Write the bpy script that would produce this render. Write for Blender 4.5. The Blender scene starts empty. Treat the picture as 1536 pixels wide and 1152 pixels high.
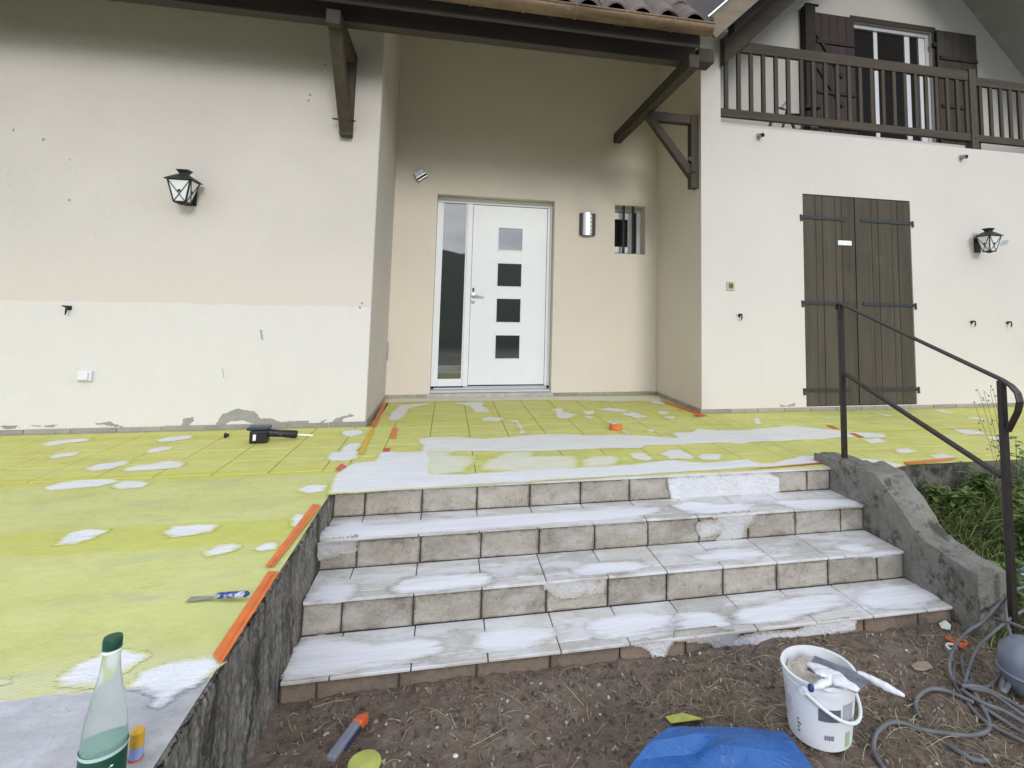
import bpy, bmesh, math, random
import numpy as np
from mathutils import Vector, Matrix, noise
random.seed(7); RNG = np.random.default_rng(7)
S = bpy.context.scene
COL = S.collection
# ------------------------------------------------------------------ camera
CAM = Vector((0.6051, -4.7034, 0.9258)); YAW, PITCH, ROLL = 0.2143, 0.0900, 0.0181
FPX, PPX, PPY = 838.59, 858.26, 390.70            # focal length and principal point for a 1536 px wide picture
F = Vector((math.sin(YAW)*math.cos(PITCH), math.cos(YAW)*math.cos(PITCH), math.sin(PITCH)))
R0 = Vector((math.cos(YAW), -math.sin(YAW), 0)); U0 = R0.cross(F)
R = math.cos(ROLL)*R0 + math.sin(ROLL)*U0; U = -math.sin(ROLL)*R0 + math.cos(ROLL)*U0
cd = bpy.data.cameras.new('camera'); cam = bpy.data.objects.new('camera', cd); COL.objects.link(cam)
cd.sensor_fit = 'HORIZONTAL'; cd.sensor_width = 36; cd.lens = FPX/1536*36
cd.shift_x = (768-PPX)/1536; cd.shift_y = -(576-PPY)/1536
cd.clip_start = .05; cd.clip_end = 3000
cam.matrix_world = Matrix(((R.x, U.x, -F.x, CAM.x), (R.y, U.y, -F.y, CAM.y), (R.z, U.z, -F.z, CAM.z), (0, 0, 0, 1)))
S.camera = cam
# ------------------------------------------------------------------ sky, sun, exposure
SUN_EL, SUN_AZ = math.radians(19), math.radians(7)   # soft light from the front, low under a cloud deck
W_ = bpy.data.worlds.new('World'); S.world = W_; W_.use_nodes = True
nt = W_.node_tree; nt.nodes.clear()
out = nt.nodes.new('ShaderNodeOutputWorld'); bg = nt.nodes.new('ShaderNodeBackground'); bg.inputs[1].default_value = .15
sky = nt.nodes.new('ShaderNodeTexSky'); sky.sky_type = 'NISHITA'; sky.sun_disc = False
sky.sun_elevation = SUN_EL; sky.sun_rotation = math.pi + SUN_AZ; sky.air_density = 1.3; sky.dust_density = .6
tc = nt.nodes.new('ShaderNodeTexCoord'); mp = nt.nodes.new('ShaderNodeMapping'); mp.inputs['Scale'].default_value = (1.6, 1.6, 7)
nz = nt.nodes.new('ShaderNodeTexNoise'); nz.inputs['Scale'].default_value = 2.2; nz.inputs['Detail'].default_value = 7; nz.inputs['Roughness'].default_value = .6
cr = nt.nodes.new('ShaderNodeValToRGB')
cr.color_ramp.elements[0].position = .33; cr.color_ramp.elements[0].color = (4.2, 4.9, 6.2, 1)
cr.color_ramp.elements[1].position = .68; cr.color_ramp.elements[1].color = (8.8, 9.1, 9.5, 1)
mx = nt.nodes.new('ShaderNodeMix'); mx.data_type = 'RGBA'; mx.inputs[0].default_value = .94
L = nt.links.new
L(tc.outputs['Generated'], mp.inputs[0]); L(mp.outputs[0], nz.inputs[0]); L(nz.outputs[0], cr.inputs[0])
L(sky.outputs[0], mx.inputs[6]); L(cr.outputs[0], mx.inputs[7]); L(mx.outputs[2], bg.inputs[0]); L(bg.outputs[0], out.inputs[0])
sd = bpy.data.lights.new('sun', 'SUN'); sd.energy = 1.05; sd.angle = math.radians(15); sd.color = (1, .97, .92)
sun = bpy.data.objects.new('sun', sd); COL.objects.link(sun); sun.location = (0, -20, 12)
sun.rotation_euler = (math.pi/2 - SUN_EL, 0, SUN_AZ)
vs = S.view_settings; vs.view_transform = 'Standard'; vs.look = 'None'; vs.gamma = 1; vs.use_curve_mapping = False; vs.exposure = 0.42

# ------------------------------------------------------------------ helpers
def at(x, y, ax, v):
    "the point of the real plane ax = v that the photograph shows at (x, y)"
    d = F + R*((x-PPX)/FPX) - U*((y-PPY)/FPX); i = 'xyz'.index(ax)
    return CAM + d*((v-CAM[i])/d[i])
def tag(o, label=None, cat=None, group=None, kind=None):
    if label: o['label'] = label
    if cat: o['category'] = cat
    if group: o['group'] = group
    if kind: o['kind'] = kind
    return o
ORG = {}
def empty(name, loc, label=None, cat=None, group=None, kind=None):
    o = bpy.data.objects.new(name, None); o.empty_display_size = .1; COL.objects.link(o); o.location = loc
    ORG[o.name] = Vector(loc); return tag(o, label, cat, group, kind)
def link(name, me, parent=None, loc=None):
    o = bpy.data.objects.new(name, me); COL.objects.link(o)
    if parent is not None: o.parent = parent
    if loc is not None: o.location = loc
    return o
class MB:
    def __init__(s): s.v = []; s.f = []
    def add(s, vs, fs):
        n = len(s.v); s.v += [Vector(p) for p in vs]; s.f += [tuple(i+n for i in f) for f in fs]; return s
    def box(s, x0, x1, y0, y1, z0, z1):
        return s.add([(x0,y0,z0),(x1,y0,z0),(x1,y1,z0),(x0,y1,z0),(x0,y0,z1),(x1,y0,z1),(x1,y1,z1),(x0,y1,z1)],
                     [(3,2,1,0),(4,5,6,7),(0,1,5,4),(1,2,6,5),(2,3,7,6),(3,0,4,7)])
    def bar(s, p, q, w, h, up=(0,0,1)):
        p, q = Vector(p), Vector(q); d = (q-p).normalized(); a = d.cross(Vector(up)).normalized(); b = a.cross(d)
        return s.add([e + a*(i*w/2) + b*(j*h/2) for e in (p, q) for i, j in ((-1,-1),(1,-1),(1,1),(-1,1))],
                     [(0,1,2,3),(7,6,5,4),(0,4,5,1),(1,5,6,2),(2,6,7,3),(3,7,4,0)])
    def prism(s, poly, dv):
        n = len(poly); dv = Vector(dv); a = [Vector(p) for p in poly]
        return s.add(a + [p+dv for p in a], [tuple(range(n))[::-1], tuple(range(n, 2*n))] + [(i, (i+1) % n, n+(i+1) % n, n+i) for i in range(n)])
    def tube(s, pts, r, n=8, cap=True):
        pts = [Vector(p) for p in pts]; m = len(pts); rs = r if isinstance(r, (list, tuple)) else [r]*m
        vs = []; fs = []; ref = Vector((0, 0, 1))
        for i, p in enumerate(pts):
            t = (pts[min(i+1, m-1)] - pts[max(i-1, 0)]).normalized()
            if abs(t.dot(ref)) > .95: ref = Vector((1, 0, 0)) if abs(t.x) < .9 else Vector((0, 1, 0))
            a = t.cross(ref).normalized(); b = t.cross(a); ref = b.cross(t) if False else ref
            for k in range(n):
                an = 2*math.pi*k/n; vs.append(p + (a*math.cos(an) + b*math.sin(an))*rs[i])
        for i in range(m-1):
            for k in range(n): fs.append((i*n+k, i*n+(k+1) % n, (i+1)*n+(k+1) % n, (i+1)*n+k))
        if cap: fs += [tuple(range(n))[::-1], tuple(range((m-1)*n, m*n))]
        return s.add(vs, fs)
    def lathe(s, prof, c, n=32, ax=(0,0,1), cap=True):
        c = Vector(c); q = Vector((0,0,1)).rotation_difference(Vector(ax)); vs = []; fs = []
        for r, z in prof:
            for k in range(n): vs.append(c + q @ Vector((r*math.cos(2*math.pi*k/n), r*math.sin(2*math.pi*k/n), z)))
        for i in range(len(prof)-1):
            for k in range(n): fs.append((i*n+k, i*n+(k+1) % n, (i+1)*n+(k+1) % n, (i+1)*n+k))
        if cap:
            if prof[0][0] > 1e-5: fs.append(tuple(range(n))[::-1])
            if prof[-1][0] > 1e-5: fs.append(tuple(range((len(prof)-1)*n, len(prof)*n)))
        return s.add(vs, fs)
    def mesh(s, name, mat, org=(0,0,0), smooth=False, fix=True):
        o = Vector(org); me = bpy.data.meshes.new(name); me.from_pydata([tuple(p-o) for p in s.v], [], s.f)
        if fix:
            bm = bmesh.new(); bm.from_mesh(me); bmesh.ops.recalc_face_normals(bm, faces=bm.faces[:]); bm.to_mesh(me); bm.free()
        if mat: me.materials.append(mat)
        if smooth:
            me.polygons.foreach_set('use_smooth', [True]*len(me.polygons))
            if smooth != 'all': me.set_sharp_from_angle(angle=math.radians(38))
        return me
    def build(s, name, mat, parent=None, bevel=0, smooth=False, fix=True):
        org = Vector((0,0,0)); p = parent
        while p is not None: org += p.location; p = p.parent
        o = link(name, s.mesh(name, mat, org, smooth, fix), parent)
        if bevel:
            b = o.modifiers.new('bevel', 'BEVEL'); b.width = bevel; b.segments = 2; b.limit_method = 'ANGLE'; b.angle_limit = math.radians(40)
        return o
# ------------------------------------------------------------------ materials
def srgb(r, g, b):
    return tuple((c/255/12.92 if c/255 <= .04045 else ((c/255+.055)/1.055)**2.4) for c in (r, g, b)) + (1,)
class NT:
    def __init__(s, name, rough=.8, spec=.3):
        s.m = bpy.data.materials.new(name); s.m.use_nodes = True; s.t = s.m.node_tree
        s.b = s.t.nodes['Principled BSDF']; s.b.inputs['Roughness'].default_value = rough; s.b.inputs['Specular IOR Level'].default_value = spec
    def n(s, ty, **k):
        o = s.t.nodes.new(ty)
        for a, v in k.items(): setattr(o, a, v)
        return o
    def l(s, a, b): s.t.links.new(a, b)
    def pos(s): return s.n('ShaderNodeNewGeometry').outputs['Position']
    def obj(s): return s.n('ShaderNodeTexCoord').outputs['Object']
    def noise(s, co, scale, detail=4, rough=.6, stretch=None, out=0, dist=0):
        if stretch:
            m = s.n('ShaderNodeMapping'); m.inputs['Scale'].default_value = stretch; s.l(co, m.inputs[0]); co = m.outputs[0]
        o = s.n('ShaderNodeTexNoise'); o.inputs['Scale'].default_value = scale; o.inputs['Detail'].default_value = detail
        o.inputs['Roughness'].default_value = rough; o.inputs['Distortion'].default_value = dist; s.l(co, o.inputs['Vector']); return o.outputs[out]
    def ramp(s, fac, stops):
        o = s.n('ShaderNodeValToRGB'); e = o.color_ramp.elements
        while len(e) < len(stops): e.new(.5)
        for i, (p, c) in enumerate(stops):
            e[i].position = p; e[i].color = c if isinstance(c, tuple) else (c, c, c, 1)
        s.l(fac, o.inputs[0]); return o.outputs[0]
    def mix(s, fac, a, b, mode='MIX'):
        o = s.n('ShaderNodeMix', data_type='RGBA', blend_type=mode)
        for sock, v in ((0, fac), (6, a), (7, b)):
            if isinstance(v, (int, float)): o.inputs[sock].default_value = v
            elif isinstance(v, tuple): o.inputs[sock].default_value = v
            else: s.l(v, o.inputs[sock])
        return o.outputs[2]
    def math(s, op, a, b=0, c=0):
        o = s.n('ShaderNodeMath', operation=op)
        for i, v in enumerate((a, b, c)):
            if isinstance(v, (int, float)): o.inputs[i].default_value = v
            else: s.l(v, o.inputs[i])
        return o.outputs[0]
    def sep(s, v): return s.n('ShaderNodeSeparateXYZ').outputs if False else s._sep(v)
    def _sep(s, v):
        o = s.n('ShaderNodeSeparateXYZ'); s.l(v, o.inputs[0]); return o.outputs
    def smooth(s, v, lo, hi):
        o = s.n('ShaderNodeMapRange', interpolation_type='SMOOTHSTEP'); s.l(v, o.inputs[0]); o.inputs[1].default_value = lo; o.inputs[2].default_value = hi
        return o.outputs[0]
    def rand(s): return s.n('ShaderNodeObjectInfo').outputs['Random']
    def color(s, c):
        if isinstance(c, tuple): s.b.inputs['Base Color'].default_value = c
        else: s.l(c, s.b.inputs['Base Color'])
        return s
    def bump(s, h, dist=.002, strength=1.0):
        o = s.n('ShaderNodeBump'); o.inputs['Distance'].default_value = dist; o.inputs['Strength'].default_value = strength
        s.l(h, o.inputs['Height']); s.l(o.outputs[0], s.b.inputs['Normal']); return s
def plain(name, c, rough=.6, spec=.35, metal=0, var=.12, scale=18, bump=0):
    t = NT(name, rough, spec); t.b.inputs['Metallic'].default_value = metal; c = c if len(c) == 4 else c+(1,)
    n = t.noise(t.obj(), scale, 5); d = tuple(x*(1-var) for x in c[:3])+(1,); e = tuple(min(1, x*(1+var)) for x in c[:3])+(1,)
    t.color(t.ramp(n, [(.3, d), (.7, e)]))
    if bump: t.bump(n, bump)
    return t.m
M = {}
def wall_mat(name, base, dirt=.10, lower=None, warm=None):
    t = NT(name, .92, .15); p = t.pos(); x, y, z = t.sep(p)
    big = t.noise(p, .9, 5, .6); mid = t.noise(p, 6, 6, .65); fine = t.noise(p, 140, 3, .7)
    c = t.ramp(big, [(.25, tuple(v*(1-dirt) for v in base)+(1,)), (.75, tuple(v*1.03 for v in base)+(1,))])
    if warm:   # the old coat is pinker just above the fresh coat
        c = t.mix(t.math('MULTIPLY', t.smooth(t.math('ABSOLUTE', t.math('SUBTRACT', z, 1.0)), .5, 0), .8), c, warm+(1,))
    if lower:
        edge = t.math('ADD', z, t.math('MULTIPLY', t.noise(p, 3.2, 5, .7, (1, 1, .2)), .035))
        lc = t.ramp(mid, [(.3, tuple(v*.97 for v in lower)+(1,)), (.7, lower+(1,))])
        c = t.mix(t.math('MULTIPLY', t.smooth(edge, .949, .943), t.math('LESS_THAN', y, .012)), c, lc)
    streak = t.noise(p, 2.6, 5, .7, (7, 7, .35))
    c = t.mix(t.math('MULTIPLY', t.smooth(streak, .58, .8), .10), c, (.25, .24, .22, 1))
    c = t.mix(t.math('MULTIPLY', t.smooth(t.noise(p, 9, 7, .75), .66, .8), .16), c, (.30, .28, .26, 1))
    t.color(c); t.bump(t.math('ADD', fine, t.math('MULTIPLY', mid, .9)), .0038, .9); return t.m
M['wall_left'] = wall_mat('left_render', (.655, .608, .56), lower=(.70, .675, .65), warm=(.665, .602, .55))
M['wall_recess'] = wall_mat('recess_render', (.71, .645, .56), .08)
M['wall_right'] = wall_mat('right_render', (.67, .63, .59), .05)
M['wall_gable'] = wall_mat('gable_render', (.60, .585, .55), .05)
def overlay(t, c, p, col, col2, strength, streak=(.45, 1.6, 1), feather=.014, amp=.05):
    "filler spread over the surface: full where the outline is deep inside, feathered in brush streaks at its edge"
    a = t.n('ShaderNodeAttribute', attribute_name='edge').outputs['Fac']
    rag = t.math('ADD', t.math('MULTIPLY', t.math('SUBTRACT', t.noise(p, 9, 8, .74, streak), .5), amp*2.0), t.math('MULTIPLY', t.math('SUBTRACT', t.noise(p, 80, 5, .7, streak), .5), amp*.9))
    d = t.math('ADD', a, rag); fac = t.smooth(d, -feather, feather)
    thin = t.smooth(t.noise(p, 12, 7, .72, streak), .18, .52); fac = t.math('MULTIPLY', fac, t.math('ADD', t.math('MULTIPLY', thin, strength[1]-strength[0]), strength[0]))
    n = t.noise(p, 9, 6, .65, streak); c = t.mix(fac, c, t.ramp(n, [(.3, col2), (.65, col)]))
    t.l(t.math('GREATER_THAN', d, -feather*1.1), t.b.inputs['Alpha'])
    return c, t.math('MULTIPLY', fac, t.math('ADD', t.math('MULTIPLY', t.math('SUBTRACT', t.noise(p, 40, 6, .7, streak), .5), 1.1), t.math('SUBTRACT', n, .5)))
def membrane(name, base, light, dark, bands, blotch, bare=None, fill=None):
    t = NT(name, .78, .3); p = t.pos(); x, y, z = t.sep(p)
    n1 = t.noise(p, 2.6, 6, .62, (1, 1.7, 1)); n2 = t.noise(p, 14, 5, .65); n3 = t.noise(p, 60, 3, .6)
    c = t.ramp(n1, [(.28, dark), (.5, base), (.75, light)])
    c = t.mix(.28, c, t.ramp(n2, [(.3, dark), (.7, light)]))
    c = t.mix(t.math('MULTIPLY', t.smooth(t.noise(p, 4.5, 7, .7, (.55, 1.4, 1)), .5, .72), blotch), c, (.47, .475, .30, 1))
    for yc, w, x0, x1 in bands:   # overlapping strips of fabric show a stronger yellow
        d = t.math('ABSOLUTE', t.math('SUBTRACT', t.math('ADD', y, t.math('MULTIPLY', t.noise(p, 3, 4, .6), .05)), yc+.025))
        f = t.math('MULTIPLY', t.smooth(d, w, w*.72), t.math('MULTIPLY', t.smooth(x, x0-.05, x0+.05), t.smooth(x, x1+.05, x1-.05)))
        c = t.mix(t.math('MULTIPLY', f, .6), c, t.ramp(n2, [(.3, (.50, .50, .08, 1)), (.7, (.56, .555, .10, 1))]))
    c = t.mix(t.math('MULTIPLY', t.smooth(t.noise(p, 22, 6, .7), .66, .76), .5), c, (.24, .23, .14, 1)); c = t.mix(t.math('MULTIPLY', t.smooth(t.noise(p, 5, 8, .75, (.8, 1.6, 1)), .54, .72), .5), c, (.36, .365, .18, 1))
    kk = None
    if bare is not None:     # the fabric stops here: bare lilac-grey concrete in front of it
        e = t.math('ADD', y, t.math('ADD', t.math('MULTIPLY', t.math('SUBTRACT', t.noise(p, 4, 6, .7), .5), .10), t.math('MULTIPLY', t.math('SUBTRACT', t.noise(p, 40, 5, .75), .5), .035)))
        k = t.smooth(e, bare+.004, bare-.004); hal = t.smooth(e, bare+.22, bare)
        bc = t.ramp(t.noise(p, 6, 8, .72), [(.3, (.34, .335, .35, 1)), (.55, (.45, .445, .47, 1)), (.75, (.56, .56, .60, 1))]); bc = t.mix(t.math('MULTIPLY', t.smooth(t.noise(p, 45, 5, .7), .58, .7), .55), bc, (.22, .215, .205, 1))
        bc = t.mix(t.math('MULTIPLY', t.smooth(x, -.08, .03), .6), bc, t.ramp(t.noise(p, 18, 7, .75), [(.35, (.20, .20, .195, 1)), (.65, (.40, .395, .385, 1))]))
        c = t.mix(t.math('MULTIPLY', t.math('MULTIPLY', hal, t.smooth(t.noise(p, 9, 7, .75, (1, .5, 1)), .3, .6)), .65), c, (.58, .575, .45, 1)); c = t.mix(k, c, bc); kk = k
    fh = None
    if fill: c, fh = overlay(t, c, p, *fill)
    t.color(c)
    wv = t.n('ShaderNodeTexVoronoi'); wv.inputs['Scale'].default_value = 170; wv.inputs['Randomness'].default_value = .15; t.l(p, wv.inputs['Vector'])
    wo = wv.outputs[0] if kk is None else t.math('MULTIPLY', wv.outputs[0], t.math('SUBTRACT', 1, kk))
    hh = t.math('ADD', t.math('MULTIPLY', wo, .55), t.math('ADD', t.math('MULTIPLY', n2, 1.5), t.math('MULTIPLY', n1, 2.0)))
    t.bump(t.math('ADD', hh, fh) if fh is not None else hh, .0045, .8); return t.m
XS = (.45, 1.6, 1)
yb = lambda px, py: at(px, py, 'z', 0).y
BANDS = [((yb(200, 786)+yb(200, 826))/2, (yb(200, 786)-yb(200, 826))/2, -4, .05), (yb(300, 713), .075, -4, .0), (yb(560, 632)-.02, .07, .05, 9),
         (yb(1150, 652), .06, 2.9, 9), (yb(300, 655), .05, -4, -.1)]
BANDS = [(a, abs(b), c, d) for a, b, c, d in BANDS]
A1 = ((.60, .59, .175, 1), (.66, .65, .25, 1), (.50, .495, .13, 1), BANDS, .36); A2 = ((.575, .585, .21, 1), (.63, .64, .29, 1), (.475, .485, .17, 1), BANDS, .75, yb(100, 1040))
M['membrane'] = membrane('membrane', *A1); M['membrane_concrete'] = membrane('membrane_on_concrete', *A2)
WHITE = ((.78, .785, .81, 1), (.68, .685, .71, 1), (.86, 1.0)); OFF = ((.76, .76, .745, 1), (.68, .685, .655, 1), (.50, 1.0)); THIN = ((.73, .735, .66, 1), (.68, .685, .58, 1), (.25, .85), (.45, 1.6, 1), .03, .07)
M['filler'] = membrane('filler_white_on_tiles', *A1, fill=(WHITE[0], WHITE[1], (.55, 1.0), (.35, 1.8, 1))); M['filler_c'] = membrane('filler_white_on_concrete', *A2, fill=WHITE)
M['filler_floor'] = membrane('filler_thin_on_tiles', *A1, fill=OFF); M['filler_wash'] = membrane('filler_wash_on_tiles', *A1, fill=THIN)
M['joint'] = plain('membrane_joint', (.25, .24, .07), .9)
def filler_mat(name, col, col2, soft=.010, streak=(1, 1, 1), alpha=1.0, amp=.034):
    t = NT(name, .72, .3); p = t.pos()
    a = t.n('ShaderNodeAttribute', attribute_name='edge').outputs['Fac']
    rag = t.math('ADD', t.math('MULTIPLY', t.math('SUBTRACT', t.noise(p, 16, 7, .72, streak), .5), amp*1.6), t.math('MULTIPLY', t.math('SUBTRACT', t.noise(p, 75, 5, .7, streak), .5), amp*.8))
    d = t.math('ADD', a, rag); al = t.smooth(d, -.0016, .0016)
    inner = t.smooth(d, 0, .05)
    n = t.noise(p, 9, 6, .65, streak)
    c = t.ramp(n, [(.3, col2), (.65, col)]); t.color(t.mix(t.math('MULTIPLY', t.math('SUBTRACT', 1, inner), .12), c, col2))
    thin = t.smooth(t.math('ADD', t.math('MULTIPLY', t.noise(p, 10, 7, .7, streak), .62), t.math('MULTIPLY', t.noise(p, 150, 3, .7, streak), .38)), .5-(alpha-.5)*.36-.012, .5-(alpha-.5)*.36+.012) if alpha < 1 else None
    al = t.math('MULTIPLY', al, thin) if thin is not None else al
    t.l(al, t.b.inputs['Alpha'])
    t.bump(t.math('ADD', t.noise(p, 38, 6, .7, streak), t.math('MULTIPLY', n, 1.2)), .0022, .6); return t.m
M['bare_render'] = filler_mat('bare_render', (.34, .325, .305, 1), (.26, .25, .235, 1), soft=.002, streak=(1, 1, 1), amp=.024)
M['smear'] = filler_mat('wall_smear', (.42, .43, .42, 1), (.36, .37, .36, 1), soft=.004, amp=.01)
def concrete(name, lo, hi, stain, vertical=False, bd=.012, moss=0):
    t = NT(name, .95, .15); p = t.pos(); st = (1, 1, .16) if vertical else (1, 1, 1)
    a = t.noise(p, 7 if vertical else 4, 9, .78, st); b = t.noise(p, 34 if vertical else 26, 9, .82, (1, 1, .3) if vertical else None); c3 = t.noise(p, 130, 4, .7)
    w_ = (.40, .60) if vertical else (.3, .7)
    c = t.ramp(a, [(w_[0], lo), (w_[1], hi)]); c = t.mix(.45, c, t.ramp(b, [(w_[0], lo), (w_[1], hi)]))
    c = t.mix(t.math('MULTIPLY', t.smooth(t.noise(p, 7, 7, .75, st), .5, .62), .85), c, stain)
    if moss: c = t.mix(t.math('MULTIPLY', t.smooth(t.noise(p, 9, 6, .7), .52, .64), moss), c, (.05, .06, .025, 1))
    pit = t.n('ShaderNodeTexVoronoi'); pit.inputs['Scale'].default_value = 55; t.l(p, pit.inputs['Vector'])
    c = t.mix(t.math('MULTIPLY', t.smooth(pit.outputs[0], .22, .06), .45), c, (.08, .08, .08, 1))
    t.color(c); t.bump(t.math('ADD', t.math('ADD', b, a), t.math('MULTIPLY', c3, .5)), bd, .9); return t.m
M['concrete_dark'] = concrete('concrete_dark', (.065, .058, .048, 1), (.46, .43, .38, 1), (.035, .031, .026, 1), True, .014, .3)
M['concrete'] = concrete('concrete_grey', (.19, .178, .155, 1), (.42, .40, .36, 1), (.085, .078, .065, 1), False, .022, .25)
M['concrete_pale'] = concrete('concrete_pale', (.33, .33, .35, 1), (.48, .48, .51, 1), (.27, .265, .26, 1), False, .006)
M['stone_face'] = concrete('stone_face', (.10, .10, .085, 1), (.30, .29, .25, 1), (.05, .05, .045, 1), False, .02, .5)
def step_tile(name, lo, hi, dirt, rough, bd, wash=None, edge=0, fs=75, fill=None, cover=(.46, .66, .6)):
    t = NT(name, rough, .35); p = t.pos(); r = t.rand()
    a = t.noise(p, 5, 6, .65); b = t.noise(p, fs, 6, .8, dist=.8 if edge else 0); g = t.noise(p, 190, 3, .7)
    c = t.ramp(a, [(.3, lo), (.7, hi)]); c = t.mix(.35, c, t.ramp(b, [(.35, lo), (.65, hi)]))
    k = t.n('ShaderNodeMix', data_type='RGBA', blend_type='MULTIPLY'); k.inputs[0].default_value = 1; t.l(c, k.inputs[6]); t.l(t.ramp(r, [(0, .80), (1, 1.06)]), k.inputs[7]); c = k.outputs[2]
    c = t.mix(t.math('MULTIPLY', t.smooth(t.noise(p, 11, 7, .75), .53, .70), .6), c, dirt)
    if edge:
        gx_, gy_, gz2 = t.sep(t.n('ShaderNodeTexCoord').outputs['Generated'])
        e1 = t.math('MINIMUM', t.math('MULTIPLY', t.math('MINIMUM', gx_, t.math('SUBTRACT', 1, gx_)), 2.1), t.math('MINIMUM', gz2, t.math('SUBTRACT', 1, gz2)))
        e1 = t.math('ADD', e1, t.math('MULTIPLY', t.math('SUBTRACT', t.noise(p, 24, 6, .75), .5), .30))
        c = t.mix(t.math('MULTIPLY', t.smooth(e1, .10, .0), edge), c, dirt)
        cr_ = t.math('ABSOLUTE', t.math('SUBTRACT', t.noise(p, 6, 5, .7), .5)); c = t.mix(t.math('MULTIPLY', t.smooth(cr_, .006, .0), .55), c, (.07, .06, .05, 1))
    if wash: c = t.mix(t.math('MULTIPLY', t.smooth(t.noise(p, 7, 7, .7, (.5, 1.4, 1)), cover[0], cover[1]), cover[2]), c, wash)
    hh = t.math('ADD', b, t.math('MULTIPLY', g, .4))
    if fill:
        c, fh = overlay(t, c, p, *fill); hh = t.math('ADD', t.math('MULTIPLY', hh, .5), t.math('MULTIPLY', fh, 2.0))
    t.color(c); t.bump(hh, bd, .8); return t.m
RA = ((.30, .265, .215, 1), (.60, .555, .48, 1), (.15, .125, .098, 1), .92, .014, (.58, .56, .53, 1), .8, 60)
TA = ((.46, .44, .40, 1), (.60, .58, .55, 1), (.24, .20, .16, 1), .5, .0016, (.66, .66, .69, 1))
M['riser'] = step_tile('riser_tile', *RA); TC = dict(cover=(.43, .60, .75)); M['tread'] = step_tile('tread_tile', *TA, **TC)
M['riser_low'] = step_tile('riser_tile_earthy', (.19, .145, .11, 1), (.30, .24, .19, 1), (.10, .075, .055, 1), .95, .006, edge=.6)
M['filler_tread'] = step_tile('filler_on_tread', *TA, **TC, fill=((.78, .785, .82, 1), (.68, .685, .73, 1), (.6, 1.0), (.22, 1.9, 1), .022, .085))
M['filler_riser'] = step_tile('filler_on_riser', *RA, fill=((.80, .805, .83, 1), (.70, .705, .74, 1), (.9, 1.0), (1, 1, 1), .008, .03)); M['filler_lilac'] = step_tile('thin_filler_on_riser', *RA, fill=((.66, .66, .70, 1), (.56, .56, .60, 1), (.3, .85), (1, 1, 1), .02, .05))
M['skirting'] = step_tile('skirting_tile', (.27, .25, .215, 1), (.38, .36, .315, 1), (.2, .18, .15, 1), .7, .001)
M['mortar'] = plain('dark_mortar', (.085, .078, .068), .95, bump=.004, scale=60)
def wood(name, c, axis, hi=1.5, lo=.6, rough=.75, sc=22):
    t = NT(name, rough, .25); s = [1, 1, 1]; s['xyz'.index(axis)] = .045
    o = t.pos(); a = t.noise(o, sc, 7, .65, tuple(s), dist=.6); b = t.noise(o, 3, 4); r = t.rand()
    c1 = t.ramp(a, [(.3, tuple(v*lo for v in c)+(1,)), (.72, tuple(v*hi for v in c)+(1,))])
    c1 = t.mix(.5, c1, t.ramp(r, [(0, tuple(v*.75 for v in c)+(1,)), (1, tuple(v*1.25 for v in c)+(1,))]))
    c1 = t.mix(t.math('MULTIPLY', t.smooth(b, .5, .75), .35), c1, tuple(v*1.7 for v in c)+(1,))
    t.color(c1); t.bump(a, .002, .6); return t.m
for a in 'xyz':
    M['beam_'+a] = wood('beam_wood_'+a, (.068, .055, .044), a)
    M['rail_'+a] = wood('railing_wood_'+a, (.074, .060, .047), a)
M['purlin'] = wood('purlin_wood', (.070, .060, .058), 'x')
M['soffit'] = wood('soffit_wood', (.045, .038, .034), 'y')
M['soffit_pale'] = wood('soffit_pale_wood', (.5, .49, .45), 'y', 1.1, .9)
M['barge'] = wood('barge_wood', (.20, .16, .115), 'x', 1.3, .7)
M['shutter'] = wood('shutter_wood', (.078, .067, .050), 'z', 1.45, .6)
M['shutter_up'] = wood('balcony_shutter_wood', (.070, .052, .052), 'z', 1.3, .7)
M['shutter_up2'] = wood('balcony_shutter_brown_wood', (.072, .064, .052), 'z', 1.3, .7)  # browner wood tone of the right-hand leaf
M['iron'] = plain('black_iron', (.018, .018, .019), .5, .4, bump=.001, scale=90)
M['iron_rail'] = plain('railing_iron', (.022, .018, .017), .38, .5, var=.35, scale=30, bump=.0008)
M['hinge'] = plain('hinge_iron', (.030, .032, .036), .5, .4, var=.3, bump=.001, scale=70)
M['steel'] = plain('brushed_steel', (.55, .55, .54), .32, .5, .9, scale=60)
M['steel_dull'] = plain('dull_steel', (.33, .34, .36), .45, .5, .6, var=.3, scale=40)
M['pvc'] = plain('white_joinery', (.76, .785, .82), .32, .45, var=.02, scale=5)
M['pvc_up'] = plain('pale_joinery', (.55, .57, .58), .4, .4, var=.04)
M['plastic_white'] = plain('white_plastic', (.70, .72, .76), .4, .45, var=.04, scale=9)
M['plastic_black'] = plain('black_plastic', (.012, .013, .017), .38, .5, var=.3)
M['blue'] = plain('blue_plastic', (.016, .10, .33), .38, .5, var=.12, scale=7)
M['blue_dark'] = plain('blue_handle', (.018, .05, .17), .35, .5)
M['orange'] = plain('orange_plastic', (.62, .12, .03), .42, .4, var=.15, scale=30)
M['tape'] = plain('orange_tape', (.66, .155, .028), .42, .4, var=.16, scale=14, bump=.0006)
M['tape_yellow'] = plain('yellow_tape', (.62, .40, .03), .5, .35, var=.12)
M['tape_red'] = plain('red_tape', (.50, .09, .06), .5, .35, var=.2)
M['sill'] = plain('threshold_stone', (.42, .40, .375), .8, var=.2, scale=14, bump=.001)
M['dark_room'] = plain('dark_interior', (.012, .010, .010), .9)
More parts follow.
